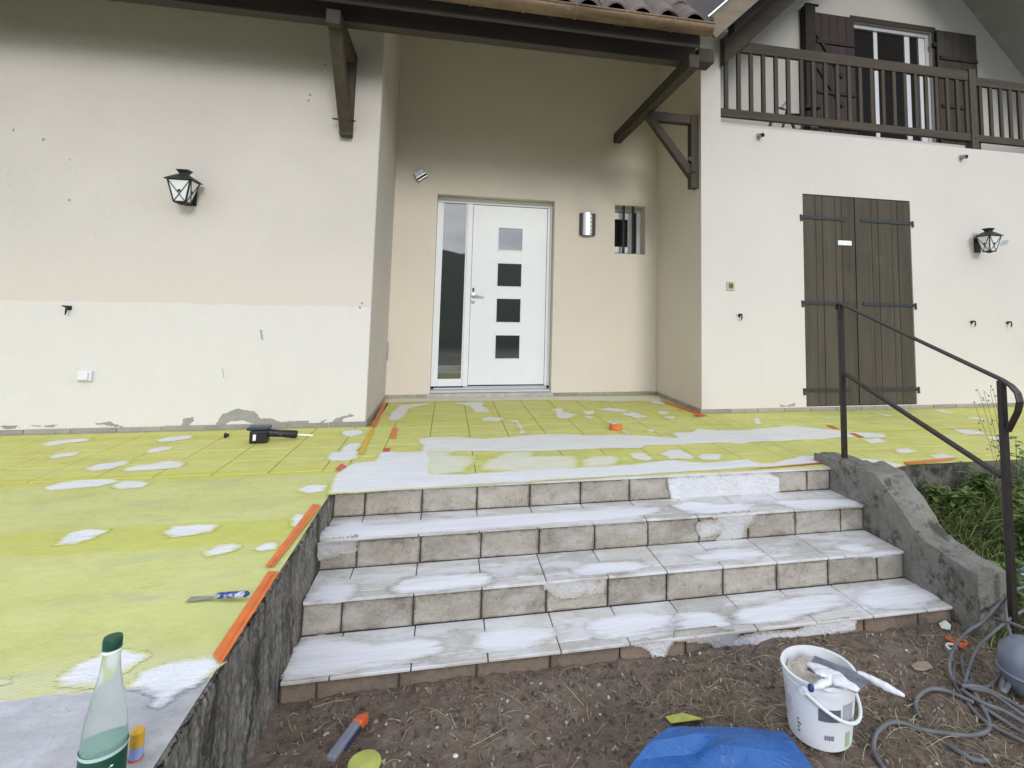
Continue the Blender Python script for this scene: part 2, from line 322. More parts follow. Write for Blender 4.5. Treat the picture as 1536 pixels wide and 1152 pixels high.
def glass(name, c=(.008, .010, .013, 1), ior=2.9):
    t = NT(name, .015, .5); t.color(c); t.b.inputs['IOR'].default_value = ior
    t.bump(t.noise(t.pos(), 1.6, 2, .5), .0012, .5); return t.m
M['glass'] = glass('dark_glass')
M['glass_lantern'] = NT('lantern_glass', .08, .9).color((.80, .82, .84, 1)).m  # whitish base colour stands in for bright sky reflected in the panes
M['lamp_glass'] = plain('frosted_glass', (.82, .83, .84), .4, .4, var=.03)
def gutter_mat():
    t = NT('weathered_gutter', .5, .45); p = t.pos(); t.b.inputs['Metallic'].default_value = .25
    a = t.noise(p, 5, 6, .65, (.5, 1, 3)); b = t.noise(p, 26, 5, .7)
    c = t.ramp(a, [(.28, (.085, .052, .03, 1)), (.5, (.19, .125, .075, 1)), (.74, (.30, .215, .135, 1))]); c = t.mix(t.math('MULTIPLY', t.smooth(b, .5, .7), .5), c, (.07, .05, .035, 1))
    t.color(c); t.bump(b, .001); return t.m
M['gutter'] = gutter_mat()
M['roof_tile'] = step_tile('roof_tile', (.075, .058, .050, 1), (.19, .155, .135, 1), (.045, .04, .036, 1), .85, .004)
M['flashing'] = plain('zinc_flashing', (.62, .65, .68), .35, .5, .7, scale=20)

# ------------------------------------------------------------------ dimensions
XS0, XS1, P, RI, TR = .064, 2.924, 1.593, .1329, .28        # steps: left and right ends, terrace edge, riser, tread
D, WX, D2 = 1.379, 2.9316, .2063                            # entrance wall, recess width, right wall
GZ = -.46                                                   # earth in front of the steps
TILE, TX, TY = .283, .221, -.650                            # floor tile grid

# ------------------------------------------------------------------ ground (one sheet to the horizon)
def axis_lines(a, b, step, far):
    mid = list(np.arange(a, b+1e-6, step)); lo = []; hi = []; s = step
    x = a
    while x > -far: s *= 1.45; x -= s; lo.append(x)
    s = step; x = b
    while x < far: s *= 1.45; x += s; hi.append(x)
    return np.array(lo[::-1]+mid+hi)
gx = axis_lines(-.1, 4.3, .0135, 900); gy = axis_lines(-3.75, -1.5, .0135, 900)
def ground_z(x, y):
    z = GZ + .016*noise.noise(Vector((x*1.7, y*1.7, 3))) + .010*noise.noise(Vector((x*6, y*6, 1))) + .009*noise.noise(Vector((x*19, y*19, 5))) + .006*noise.noise(Vector((x*48, y*48, 8)))
    k = min(1, max(0, (x-2.95)/.5)) * min(1, max(0, (y+2.75)/1.1))
    return z + .24*k*k*(3-2*k)
def make_ground():
    vs = []; nx, ny = len(gx), len(gy)
    for y in gy:
        for x in gx:
            if -1 < x < 6 and -5 < y < 0: z = ground_z(x, y)
            else:
                z = GZ + (.05*noise.noise(Vector((x*.3, y*.3, 0))) if max(abs(x), abs(y)) < 40 else 0)
            vs.append((x, y, z))
    fs = [(j*nx+i, j*nx+i+1, (j+1)*nx+i+1, (j+1)*nx+i) for j in range(ny-1) for i in range(nx-1)]
    t = NT('earth', .97, .12); p = t.pos(); a = t.noise(p, 3.2, 8, .7); b = t.noise(p, 30, 8, .75); c3 = t.noise(p, 120, 4, .7)
    c = t.ramp(a, [(.28, (.13, .092, .070, 1)), (.5, (.235, .178, .14, 1)), (.75, (.33, .275, .23, 1))])
    c = t.mix(.5, c, t.ramp(b, [(.33, (.060, .043, .033, 1)), (.6, (.24, .185, .147, 1)), (.78, (.40, .35, .30, 1))]))
    x, y, z = t.sep(p)
    far = t.math('MAXIMUM', t.smooth(t.math('ABSOLUTE', t.math('SUBTRACT', x, 2)), 3.2, 6), t.smooth(y, -4.2, -6))  # unseen yard around the view, made paler to bounce light upward
    green_mask = t.math('MULTIPLY', t.smooth(x, 3.0, 3.5), t.smooth(y, -3.1, -2.6))  # ground turns dark green under the grass beside the stringer
    c = t.mix(green_mask, c, t.ramp(b, [(.35, (.035, .040, .018, 1)), (.7, (.09, .10, .045, 1))]))
    c = t.mix(t.smooth(y, -9, -14), t.mix(far, c, t.ramp(t.noise(p, .6, 8, .7), [(.3, (.15, .15, .10, 1)), (.7, (.29, .27, .23, 1))])), (.03, .045, .02, 1))
    t.color(c); t.bump(t.math('ADD', b, t.math('MULTIPLY', c3, .6)), .014, .9)
    me = bpy.data.meshes.new('ground'); me.from_pydata(vs, [], fs); me.materials.append(t.m); me.polygons.foreach_set('use_smooth', [True]*len(fs))
    return tag(link('ground', me), 'brown trodden earth with dry straw in front of the steps', 'ground', kind='structure')
make_ground()
# wooded mountain across the valley, behind the photographer: it is what the door glass mirrors
def make_hills():
    vs = []; fs = []; n = 90; rows = 14
    for j in range(rows):
        for i in range(n):
            x = -900+1800*i/(n-1); k = j/(rows-1)
            hgt = 52 + 13*math.sin(x/170+2.2) + 9*noise.noise(Vector((x/90, 4, 0))) + 5*noise.noise(Vector((x/22, 9, 0)))
            z = -1 + hgt*k**1.2 + 3*noise.noise(Vector((x/30, k*9, 2)))*k
            vs.append((x, -60-530*k, z))
    for j in range(rows-1):
        for i in range(n-1): fs.append((j*n+i, j*n+i+1, (j+1)*n+i+1, (j+1)*n+i))
    t = NT('forest', .95, .1); b = t.noise(t.pos(), .14, 8, .7); t.color(t.ramp(b, [(.3, (.012, .018, .012, 1)), (.7, (.035, .05, .03, 1))]))
    me = bpy.data.meshes.new('hills'); me.from_pydata(vs, [], fs); me.materials.append(t.m); me.polygons.foreach_set('use_smooth', [True]*len(fs))
    tag(link('hills', me), 'dark wooded mountain ridge mirrored in the door glass', 'hills', kind='structure')
make_hills()

# ------------------------------------------------------------------ thin spread layers (filler, bare render): outline on a real surface
def spread(name, outline, ax, v, mat, parent, lift=.003, step=.012, margin=.045, nrm=1, kind=None):
    pts = [at(x, y, ax, v) for x, y in outline]; i0, i1 = {'z': (0, 1), 'y': (0, 2), 'x': (1, 2)}[ax]; iax = 'xyz'.index(ax)
    A = np.array([(p[i0], p[i1]) for p in pts]); lo = A.min(0)-margin; hi = A.max(0)+margin
    step = max(step, max(hi-lo)/230)
    xs = np.arange(lo[0], hi[0]+step, step); ys = np.arange(lo[1], hi[1]+step, step)
    X, Y = np.meshgrid(xs, ys); Q = np.stack([X.ravel(), Y.ravel()], 1)
    B = np.roll(A, -1, 0); dmin = np.full(len(Q), 1e9); inside = np.zeros(len(Q), bool)
    for a, b in zip(A, B):
        e = b-a; w = Q-a; t = np.clip((w@e)/max(e@e, 1e-12), 0, 1); dmin = np.minimum(dmin, np.hypot(*(w-t[:, None]*e).T))
        c = ((a[1] <= Q[:, 1]) != (b[1] <= Q[:, 1])); 
        with np.errstate(divide='ignore', invalid='ignore'): xi = a[0]+(Q[:, 1]-a[1])*e[0]/(e[1] if abs(e[1]) > 1e-12 else 1e-12)
        inside ^= c & (Q[:, 0] < xi)
    sdm = np.where(inside, dmin, -dmin); nx = len(xs); ok = sdm > -margin
    idx = np.arange(len(Q)).reshape(len(ys), nx)
    quads = np.stack([idx[:-1, :-1], idx[:-1, 1:], idx[1:, 1:], idx[1:, :-1]], -1).reshape(-1, 4)
    quads = quads[ok[quads].any(1)]
    used = np.unique(quads); remap = -np.ones(len(Q), int); remap[used] = np.arange(len(used))
    V = np.zeros((len(used), 3)); V[:, i0] = Q[used, 0]; V[:, i1] = Q[used, 1]
    LIFT[0] = (LIFT[0]+1) % 24; V[:, iax] = v + nrm*(lift*.35 +   .000025*LIFT[0] + .0004*np.clip(sdm[used]/.05, 0, 1))
    org = Vector((0, 0, 0)); p = parent
    while p is not None: org += p.location; p = p.parent
    V -= np.array(org); q = remap[quads]
    if (ax == 'z' and nrm < 0) or (ax == 'y' and nrm > 0) or (ax == 'x' and nrm < 0): q = q[:, ::-1]
    me = bpy.data.meshes.new(name); me.from_pydata(V.tolist(), [], q.tolist()); me.materials.append(mat)
    at_ = me.attributes.new('edge', 'FLOAT', 'POINT'); at_.data.foreach_set('value', sdm[used].astype(np.float32))
    me.polygons.foreach_set('use_smooth', [True]*len(q))
    return tag(link(name, me, parent), kind=kind)
LIFT = [0]
def zm(ox, oy, s, pts): return [(ox+x/s, oy+y/s) for x, y in pts]

# ------------------------------------------------------------------ terrace
terrace = MB()
terrace.box(XS0-.005, 9, -P+.04, D+.3, -.62, -.006)                 # under the tiles
slab = terrace.build('terrace', M['joint'])
tag(slab, 'tiled terrace coated with yellow-green membrane and white filler patches', 'terrace', kind='structure')
wing = MB(); wing.box(-8, XS0-.006, -1.216, .3, -.62, -.006); wing.build('slab_under_tiles', M['joint'], slab)
cache = {}
def tile_mesh(sx, sy, h, c, mat, key):
    k = (round(sx, 3), round(sy, 3), round(h, 3), key)
    if k not in cache:
        bm = bmesh.new(); bmesh.ops.create_cube(bm, size=1); bmesh.ops.scale(bm, vec=(sx, sy, h), verts=bm.verts)
        bmesh.ops.bevel(bm, geom=bm.edges[:], offset=c, segments=1, affect='EDGES'); me = bpy.data.meshes.new(key); bm.to_mesh(me); bm.free(); me.materials.append(mat); cache[k] = me
    return cache[k]
def lay(x0, x1, y0, y1, skip=None):
    i0 = math.floor((x0-TX)/TILE); j0 = math.floor((y0-TY)/TILE)
    for i in range(i0, i0+40):
        for j in range(j0, j0+20):
            a, b = max(x0, TX+i*TILE), min(x1, TX+(i+1)*TILE); c, d = max(y0, TY+j*TILE), min(y1, TY+(j+1)*TILE)
            if b-a < .02 or d-c < .02: continue
            g = .005
            o = link('floor_tile', tile_mesh(b-a-g, d-c-g, .012, .0018, M['membrane'], 'floor_tile'), slab, ((a+b)/2, (c+d)/2, -.006+random.uniform(-.0002, .0002)))
lay(-3.1, XS0-.001, -1.216, -.012); lay(XS0-.001, WX-.012, -P, D-.012); lay(WX-.012, 6.9, -P, D2-.012)
# concrete part of the terrace, in front of the tiles on the left, with its rough retaining face
def make_wing():
    n = 150; m = 40; vs = []; fs = []
    ys = np.linspace(-1.217, -3.9, n); xs = list(np.linspace(-4.0, -.3, 14))+list(np.linspace(-.27, XS0-.006, m-14))
    for y in ys:
        for x in xs: vs.append((x, y, -.0040 + .0006*noise.noise(Vector((x*3, y*3, 0)))))
    for j in range(n-1):
        for i in range(m-1): fs.append((j*m+i, j*m+i+1, (j+1)*m+i+1, (j+1)*m+i))
    return vs, fs
def terrace_top():
    vs, fs = make_wing(); t = bpy.data.meshes.new('concrete_top'); t.from_pydata(vs, [], [f for f in fs])
    bm = bmesh.new(); bm.from_mesh(t); bmesh.ops.recalc_face_normals(bm, faces=bm.faces[:])
    if sum(f.normal.z for f in bm.faces) < 0: bmesh.ops.reverse_faces(bm, faces=bm.faces[:])
    bm.to_mesh(t); bm.free(); t.materials.append(M['membrane_concrete'])
    t.polygons.foreach_set('use_smooth', [True]*len(t.polygons))
    return link('concrete_top', t, slab)
terrace_top()
# retaining wall: rough, dark, weathered face towards the steps
def retaining():
    root = empty('retaining_wall', (XS0, -2.7, GZ), 'dark weathered concrete retaining wall left of the steps', 'wall')
    m = MB(); ny, nz_ = 420, 90; vs = []; fs = []
    for j in range(ny):
        y = -1.585 - 2.3*j/(ny-1)
        for i in range(nz_):
            k = i/(nz_-1); z = -.006 - .60*max(0, k-.14)/.86
            prof = -.022*max(0, 1-k/.14)**2 if k < .14 else 0
            if k < .14: z = -.006 - .012*(1-math.cos(min(1, k/.14)*math.pi/2)) 
            base = .013 + prof*1.0
            rough = .009*noise.noise(Vector((y*7, z*4, 0))) + .007*noise.noise(Vector((y*26, z*14, 3))) + .008*noise.noise(Vector((y*80, z*50, 6)))
            lip = (.012*noise.noise(Vector((y*16, 0, 11)))+.010*noise.noise(Vector((y*48, 0, 17))))*max(0, 1-k*4)
            vs.append((XS0 - .012 + base + rough*min(1, k*5+.2) + lip, y, z + .004*noise.noise(Vector((y*30, 5, z*30)))*min(1, k*8)))
    for j in range(ny-1):
        for i in range(nz_-1): a = j*nz_+i; fs.append((a, a+1, a+nz_+1, a+nz_))
    m.add(vs, fs); m.build('rough_face', M['concrete_dark'], root, smooth='all')
    b = MB(); b.box(-4.0, XS0-.02, -3.9, -1.23, -.66, -.028); b.build('concrete_core', M['concrete'], root)
retaining()

# ------------------------------------------------------------------ steps
steps = empty('steps', ((XS0+XS1)/2, -P-1.5*TR, GZ), 'four worn tiled steps smeared with white filler leading up to the terrace', 'steps')
core = MB(); core.box(XS0+.004, XS1, -P+.0135, -P+.0395, -.66, -.0135)
for k in range(3):
    core.box(XS0+.004, XS1, -P-TR*(k+1)+.013, -P-TR*k+.03, -.66, -RI*(k+1)-.012)
core.build('core', M['mortar'], steps)
so = steps.location
def put(name, me, loc): return link(name, me, steps, Vector(loc)-so)
for k in range(4):           # risers
    yf = -P-TR*k; zt = -RI*k-.0145; zb_ = -RI*(k+1)-.001 if k < 3 else -.62
    xj = [XS0+.006] + [TX+TILE*i + (.01*k if k % 2 else 0) - (.0 if k < 3 else .06) for i in range(10) if TX+TILE*i < XS1-.06] + [XS1]
    for a, b in zip(xj[:-1], xj[1:]):
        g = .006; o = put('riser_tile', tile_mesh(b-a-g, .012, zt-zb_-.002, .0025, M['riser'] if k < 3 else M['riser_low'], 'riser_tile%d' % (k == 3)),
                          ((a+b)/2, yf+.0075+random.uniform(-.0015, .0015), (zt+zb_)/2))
        o.rotation_euler = (random.uniform(-.012, .012), random.uniform(-.006, .006), random.uniform(-.006, .006))
for k in range(3):           # treads: a deep tile and a narrow nosing strip in front
    y0 = -P-TR*k-.001; y1 = -P-TR*(k+1)-.009; zt = -RI*(k+1); yn = y1+.062
    xj = [XS0+.006] + [TX+TILE*i+(.012 if k == 2 else 0) for i in range(10) if TX+TILE*i < XS1-.06] + [XS1]
    for a, b in zip(xj[:-1], xj[1:]):
        g = .0045
        for c, d, nm in ((y0, yn, 'tread_tile'), (yn, y1, 'nosing_tile')):
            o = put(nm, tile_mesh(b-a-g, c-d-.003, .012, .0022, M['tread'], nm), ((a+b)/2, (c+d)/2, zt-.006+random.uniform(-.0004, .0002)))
            o.rotation_euler = (random.uniform(-.001, .001), random.uniform(-.001, .001), 0)
nose = MB(); nose.box(XS0+.006, XS1, -P-.011, -P+.03, -.0125, -.0015); nose.build('terrace_nosing', M['tread'], steps)

# ------------------------------------------------------------------ house
house = empty('house', (3, 1, 0), 'cream rendered house with recessed entrance, brown woodwork and balcony', 'house')
def holed(name, ax, v, a0, a1, z0, z1, holes, depth, mat, top=None, parent=house, nrm=-1):
    "front face in plane y = v with rectangular holes and reveals going depth into +y"
    m = MB(); xs = sorted({a0, a1, *[h[0] for h in holes], *[h[1] for h in holes]}); zs = sorted({z0, z1, *[h[2] for h in holes], *[h[3] for h in holes]})
    for xa, xb in zip(xs[:-1], xs[1:]):
        for za, zb in zip(zs[:-1], zs[1:]):
            if any(h[0] <= xa and xb <= h[1] and h[2] <= za and zb <= h[3] for h in holes): continue
            m.add([(xa, v, za), (xb, v, za), (xb, v, zb), (xa, v, zb)], [(0, 1, 2, 3)])
    for x0, x1, za, zb in holes:
        m.add([(x0, v, za), (x0, v+depth, za), (x0, v+depth, zb), (x0, v, zb)], [(0, 1, 2, 3)])
        m.add([(x1, v, za), (x1, v, zb), (x1, v+depth, zb), (x1, v+depth, za)], [(0, 1, 2, 3)])
        m.add([(x0, v, zb), (x0, v+depth, zb), (x1, v+depth, zb), (x1, v, zb)], [(0, 1, 2, 3)])
        m.add([(x0, v, za), (x1, v, za), (x1, v+depth, za), (x0, v+depth, za)], [(0, 1, 2, 3)])
    return m.build(name, mat, parent, fix=False)
# left block
SL = .97; GY, GZT = -.86, 3.175; GX = 2.47
main_z = lambda x, y: GZT+(y-GY)*SL
m = MB(); m.prism([(-8, 0, -.6), (-8, 0, 3.82), (-8, 3.5, 7.2), (-8, 3.5, -.6)], (8, 0, 0)); m.build('wall', M['wall_left'], house, bevel=.012)
# entrance wall with door and small window openings
DX0, DX1, DH = .4412, 1.720, 2.15
WN = (2.4189, 2.7881, 1.583, 2.1476)
holed('wall', 'y', D, .0, WX, -.3, 5.15, [(DX0, DX1, 0, DH), WN], .20, M['wall_recess'])
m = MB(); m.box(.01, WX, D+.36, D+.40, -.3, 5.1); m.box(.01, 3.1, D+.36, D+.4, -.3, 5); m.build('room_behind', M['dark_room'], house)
# right block: side wall of the recess and front wall
SX0, SX1, SZ0, SZ1 = 4.0261, 5.2955, .0405, 2.1405
ZB = 2.770
m = MB(); m.prism([(WX, D2+.006, -.3), (WX, 1.40, -.3), (WX, 1.40, main_z(0, 1.40)-.12), (WX, D2+.006, main_z(0, D2)-.12)], (3.138-WX, 0, 0)); m.build('wall', M['wall_recess'], house, bevel=.008)
holed('wall', 'y', D2, WX-.001, 3.139, ZB, 4.0, [], 0, M['wall_right'])
holed('wall', 'y', D2, WX-.001, 9.6, -.3, ZB, [(SX0, SX1, SZ0, SZ1)], .09, M['wall_right'])
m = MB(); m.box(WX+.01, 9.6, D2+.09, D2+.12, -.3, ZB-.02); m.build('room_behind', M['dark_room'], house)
m = MB(); m.box(3.14, 9.6, D2+.002, 1.52, ZB-.15, ZB-.001); m.build('balcony_floor', M['concrete'], house)
# balcony back wall with french window opening
YB = 1.5
fw = [at(1275, 32, 'y', YB), at(1397, 48, 'y', YB)]; FX0, FX1, FZ = fw[0].x, fw[1].x, (fw[0].z+fw[1].z)/2
holed('wall', 'y', YB, 3.1, 9.6, ZB-.1, 7.4, [(FX0, FX1, ZB+.02, FZ)], .14, M['wall_gable'])
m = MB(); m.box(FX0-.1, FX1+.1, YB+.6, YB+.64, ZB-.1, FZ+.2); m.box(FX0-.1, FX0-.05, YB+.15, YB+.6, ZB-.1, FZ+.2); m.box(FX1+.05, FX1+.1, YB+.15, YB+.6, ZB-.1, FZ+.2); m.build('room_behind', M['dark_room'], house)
# ---- roofs
SL = .97; GY, GZT = -.86, 3.175; GX = 2.47                      # roof pitch; eave line of the porch roof; foot of the gable verge
def slab_roof(name, pts, fz, th, mat, parent=house):
    m = MB(); n = len(pts); top = [(x, y, fz(x, y)) for x, y in pts]; bot = [(x, y, fz(x, y)-th) for x, y in pts]
    m.add(top+bot, [tuple(range(n)), tuple(range(n, 2*n))[::-1]] + [(i, n+i, n+(i+1) % n, (i+1) % n) for i in range(n)]); return m.build(name, mat, parent)
main_z = lambda x, y: GZT+(y-GY)*SL
gab_z = lambda x, y: GZT+(x-GX)*SL
AX = 6.22
roof = slab_roof('roof', [(-9, GY), (GX, GY), (GX+4, GY+4), (-9, GY+4)], main_z, .10, M['soffit'])
groof = slab_roof('roof', [(GX+.12, -.70), (AX, -.70), (AX, 4), (GX+4, GY+4), (GX+.16, -.70+.0)], gab_z, .10, M['soffit'])
ZA = gab_z(AX, 0)
slab_roof('roof', [(AX, -.70), (10.2, -.70), (10.2, 4), (AX, 4)], lambda x, y: ZA-(x-AX)*1.0, .10, M['soffit_pale'])
m = MB(); m.prism([(-8, -.40, main_z(0, -.40)-.24), (-8, 1.3, main_z(0, 1.3)-.24), (-8, 1.3, main_z(0, 1.3)-.22), (-8, -.40, main_z(0, -.40)-.22)], (10.9, 0, 0)); m.build('bounce_panel', M['soffit_pale'], house)  # added pale panel, hidden behind the purlin, bounces light into the recess
# curved roof tiles near the gutter end, where they show
def roof_tiles():
    m = MB(); n = 7; L_, w, r = .34, .21, .075; vs = []; fs = []
    for j in range(2):
        for i in range(n):
            a = math.pi*(i/(n-1)); x = -w/2 + w*i/(n-1); z = r*math.sin(a)**.8*(1 if j == 0 else .85) 
            vs.append((x, j*L_*.72, z + j*L_*SL*.72 + .006))
    for j in range(2):
        for i in range(n):
            p = vs[j*n+i]; vs.append((p[0]*.86, p[1]+.002, p[2]-.016))
    for i in range(n-1):
        fs += [(i, i+1, n+i+1, n+i), (2*n+i, 3*n+i, 3*n+i+1, 2*n+i+1), (i, 2*n+i, 2*n+i+1, i+1)]
    m.add(vs, fs); me = m.mesh('roof_tile', M['roof_tile'], smooth=True)
    for row in range(5):
        for c in range(16):
            x = GX-.12-c*.205 + (.03*row if False else 0); y = GY-.06+row*.235
            if row and x + .0 > GX + (y-GY): continue
            o = link('roof_tile', me, roof, Vector((x+random.uniform(-.01, .01), y+random.uniform(-.012, .012), main_z(x, y)+.01)) - Vector(house.location)); o.rotation_euler = (random.uniform(-.05, .03), random.uniform(-.05, .05), random.uniform(-.04, .04))
    me2 = me.copy(); 
    for row in range(6):             # tiles of the gable slope, turned to face left
        x = GX+.10+row*.235
        for c in range(5):
            y = -.62+c*.205
            if y > GY + (x-GX) + .1: continue
            o = link('roof_tile', me, groof, Vector((x, y, gab_z(x, y)+.012)) - Vector(house.location)); o.rotation_euler = (0, 0, -math.pi/2+random.uniform(-.03, .03))
roof_tiles()
# gutter: half-round, with collars
def gutter():
    r = .064; yc, zc = -.905, 3.108; m = MB(); n = 12; x0, x1 = -8, GX+.02; vs = []; fs = []
    for x in (x0, x1):
        for rr in (r, r-.004):
            for i in range(n+1):
                a = math.pi + math.pi*i/n; vs.append((x, yc + rr*math.cos(a), zc + rr*math.sin(a)))
    k = n+1
    for i in range(n):
        fs += [(i, i+1, 2*k+i+1, 2*k+i), (k+i, 3*k+i, 3*k+i+1, k+i+1)]
    fs += [(0, 2*k, 3*k, k), (n, k+n, 3*k+n, 2*k+n)]
    m.add(vs, fs); cap = [(x1, yc+r*math.cos(math.pi+math.pi*i/n), zc+r*math.sin(math.pi+math.pi*i/n)) for i in range(n+1)]; m.add(cap, [tuple(range(n+1))])
    m.tube([(x0, yc-r, zc+.004), (x1, yc-r, zc+.004)], .009, 8)
    g = m.build('gutter', M['gutter'], house, smooth=True)
    for c in range(15):
        x = GX-.30-c*.375; b = MB(); vs = []; fs = []
        for xx, rr in ((x-.012, r+.001), (x-.006, r+.006), (x+.006, r+.006), (x+.012, r+.001)):
            for i in range(n+1):
                a = math.pi+math.pi*i/n; vs.append((xx, yc+rr*math.cos(a), zc+rr*math.sin(a)))
        for j in range(3):
            for i in range(n): fs.append((j*k+i, j*k+i+1, (j+1)*k+i+1, (j+1)*k+i))
        b.add(vs, fs); b.build('gutter_collar', M['gutter'], g, smooth=True)
gutter()
m = MB(); m.box(-8, GX-.02, -.80, -.775, 3.0, 3.115); m.build('fascia', M['purlin'], house, bevel=.004)
m = MB(); m.box(-8, 2.52, -.57, -.46, 2.978, 3.14); m.build('purlin', M['purlin'], house, bevel=.006)
m = MB(); m.box(-8, 2.52, -.566, -.47, 3.14, 3.30); m.build('purlin', M['soffit'], house)  # upper purlin in a darker wood colour, standing for the shade there
for i in range(20):
    x = 2.3-i*.52; m = MB(); p0 = Vector((x, -.80, main_z(0, -.80)-.16)); p1 = Vector((x, 1.3, main_z(0, 1.3)-.16)); m.bar(p0, p1, .07, .11); m.build('rafter', M['soffit'], house)
# gable: barge board, dark purlins, big rafter over the balcony opening, wall plate end
def gpt(x, y, dz): return Vector((x, y, gab_z(x, y)+dz))
m = MB(); m.bar(gpt(GX+.09, -.715, -.07), gpt(AX, -.715, -.07), .028, .17, up=(-SL, 0, 1)); m.build('barge_board', M['barge'], house, bevel=.004)
m = MB(); m.bar(gpt(GX+.07, -.72, .045), gpt(AX, -.72, .045), .07, .012, up=(-SL, 0, 1)); m.build('flashing', M['flashing'], house)
b0, b1 = at(1080, 102, 'y', D2), at(1193, 0, 'y', D2); dirb = (b1-b0).normalized(); up = Vector((-dirb.z, 0, dirb.x))
m = MB(); w = .205; q0 = b0.copy(); 
m.prism([(3.139, D2-.09, b0.z), (3.139+4*dirb.x, D2-.09, b0.z+4*dirb.z), (3.139+4*dirb.x, D2-.09, b0.z+4*dirb.z+w/dirb.x), (3.139, D2-.09, b0.z+w/dirb.x)], (0, .16, 0)); m.build('gable_rafter', M['beam_x'], house, bevel=.006)
m = MB(); m.prism([(2.98, -.36, gab_z(2.98, 0)-.26), (6, -.36, gab_z(6, 0)-.26), (6, -.36, gab_z(6, 0)-.11), (2.98, -.36, gab_z(2.98, 0)-.11)], (0, .12, 0)); m.build('gable_rafter', M['soffit'], house, bevel=.005)
m = MB(); m.box(2.53, 2.67, -.60, -.44, 2.985, 3.10); m.build('wall_plate', M['beam_y'], house, bevel=.006)
sp = at(1512, 68, 'y', YB); m = MB(); m.box(sp.x-.02, sp.x+.16, -.6, YB+.02, sp.z-.04, sp.z+.16); m.build('purlin', M['soffit_pale'], house, bevel=.006)
# ---- brackets
bx = -.252                                                     # left bracket, beam pointing at the viewer
m = MB(); m.box(bx-.047, bx+.047, -.735, .02, 2.872, 2.976); br = m.build('bracket', M['beam_y'], house, bevel=.006)
m = MB(); m.box(bx-.046, bx+.046, -.088, .0, 2.285, 2.871); m.build('post', M['beam_z'], br, bevel=.005)
m = MB(); m.prism([(bx-.044, -.66, 2.871), (bx-.044, -.55, 2.871), (bx-.044, -.089, 2.44), (bx-.044, -.089, 2.31)], (.088, 0, 0)); m.build('strut', M['beam_z'], br, bevel=.005)
m = MB(); m.tube([(bx-.10, -.093, 2.405), (bx+.075, -.093, 2.40)], .006, 6); m.tube([(bx-.09, -.093, 2.80), (bx, -.093, 2.80)], .005, 6); m.build('iron_pin', M['iron'], br)
XB0, XB1 = 2.392, 2.478                                        # right: beam from the entrance wall out under the purlin, braced from the side wall
m = MB(); m.box(XB0, XB1, -.725, D+.01, 2.868, 2.977); br = m.build('bracket', M['beam_y'], house, bevel=.006)
yb0, yb1 = .262, .352
m = MB(); m.box(WX-.078, WX, yb0, yb1, 2.135, 2.867); m.build('post', M['beam_z'], br, bevel=.005)
m = MB(); m.box(XB1-.04, WX-.079, yb0+.004, yb1-.004, 2.775, 2.866); m.build('cross_strut', M['beam_x'], br, bevel=.005)
m = MB(); m.prism([(XB0+.01, yb0+.008, 2.80), (XB0+.09, yb0+.008, 2.867), (XB0+.12, yb0+.008, 2.774), (WX-.079, yb0+.008, 2.36), (WX-.079, yb0+.008, 2.235)], (0, .075, 0)); m.build('strut', M['beam_x'], br, bevel=.005)
m = MB(); m.tube([(WX-.15, yb0-.004, 2.26), (WX-.06, yb0-.004, 2.29)], .006, 6); m.lathe([(.014, 0), (.014, .012)], (WX-.04, yb0, 2.30), 10, (0, -1, 0)); m.lathe([(.022, 0), (.022, .01)], (WX-.09, yb0+.004, 2.42), 10, (0, -1, 0)); m.build('iron_pin', M['iron'], br)
# ---- front door
YF = D+.155
def rect(p0, p1, y): return at(p0[0], p0[1], 'y', y), at(p1[0], p1[1], 'y', y)
fz0 = .095
m = MB()   # frame
fxm0, fxm1 = at(697.5, 440, 'y', YF).x, at(706.5, 440, 'y', YF).x
m.box(DX0, DX0+.055, YF, YF+.07, fz0, DH-.06); m.box(DX1-.052, DX1, YF, YF+.07, fz0, DH-.06); m.box(DX0, DX1, YF+.001, YF+.071, DH-.06, DH); m.box(fxm0, fxm1-.004, YF, YF+.07, fz0+.001, DH-.06); m.box(DX0+.055, fxm0-.001, YF, YF+.07, fz0, fz0+.06)
m.box(DX0+.001, DX1-.001, YF-.03, YF, DH-.03, DH-.001); m.box(DX1-.022, DX1-.001, YF-.03, YF, fz0, DH-.03)
fd = m.build('front_door', M['pvc'], house, bevel=.005)
m = MB(); m.box(DX0+.05, fxm0+.002, YF+.03, YF+.045, fz0+.055, DH-.055); m.build('sidelight_pane', M['glass'], fd)
m = MB(); m.box(DX0+.052, fxm0, YF+.014, YF+.029, fz0+.06, fz0+.076); m.box(DX0+.055, DX0+.068, YF+.014, YF+.029, fz0+.076, DH-.06); m.box(fxm0-.013, fxm0, YF+.014, YF+.029, fz0+.076, DH-.06); m.build('glazing_bead', M['pvc'], fd)
YL = YF+.012; lx0, lx1 = fxm1, DX1-.056
panes = []
for (xa, ya, xb, yb_) in ((749, 342, 783, 376), (747, 395, 781.5, 430), (745.5, 448, 780, 483.5), (743, 503, 778, 538)):
    a, b = rect((xa, ya), (xb, yb_), YL); panes.append((a.x, b.x, b.z, a.z))
m = MB(); xs = sorted({lx0, lx1}); hx0 = sum(p[0] for p in panes)/4; hx1 = sum(p[1] for p in panes)/4
zz = sorted([fz0+.012, DH-.066] + [z for p in panes for z in p[2:]])
m.box(lx0, hx0, YL, YL+.05, zz[0], zz[-1]); m.box(hx1, lx1, YL, YL+.05, zz[0], zz[-1])
for i in range(0, len(zz)-1, 2): m.box(hx0, hx1, YL, YL+.05, zz[i], zz[i+1])
leaf = m.build('leaf', M['pvc'], fd)
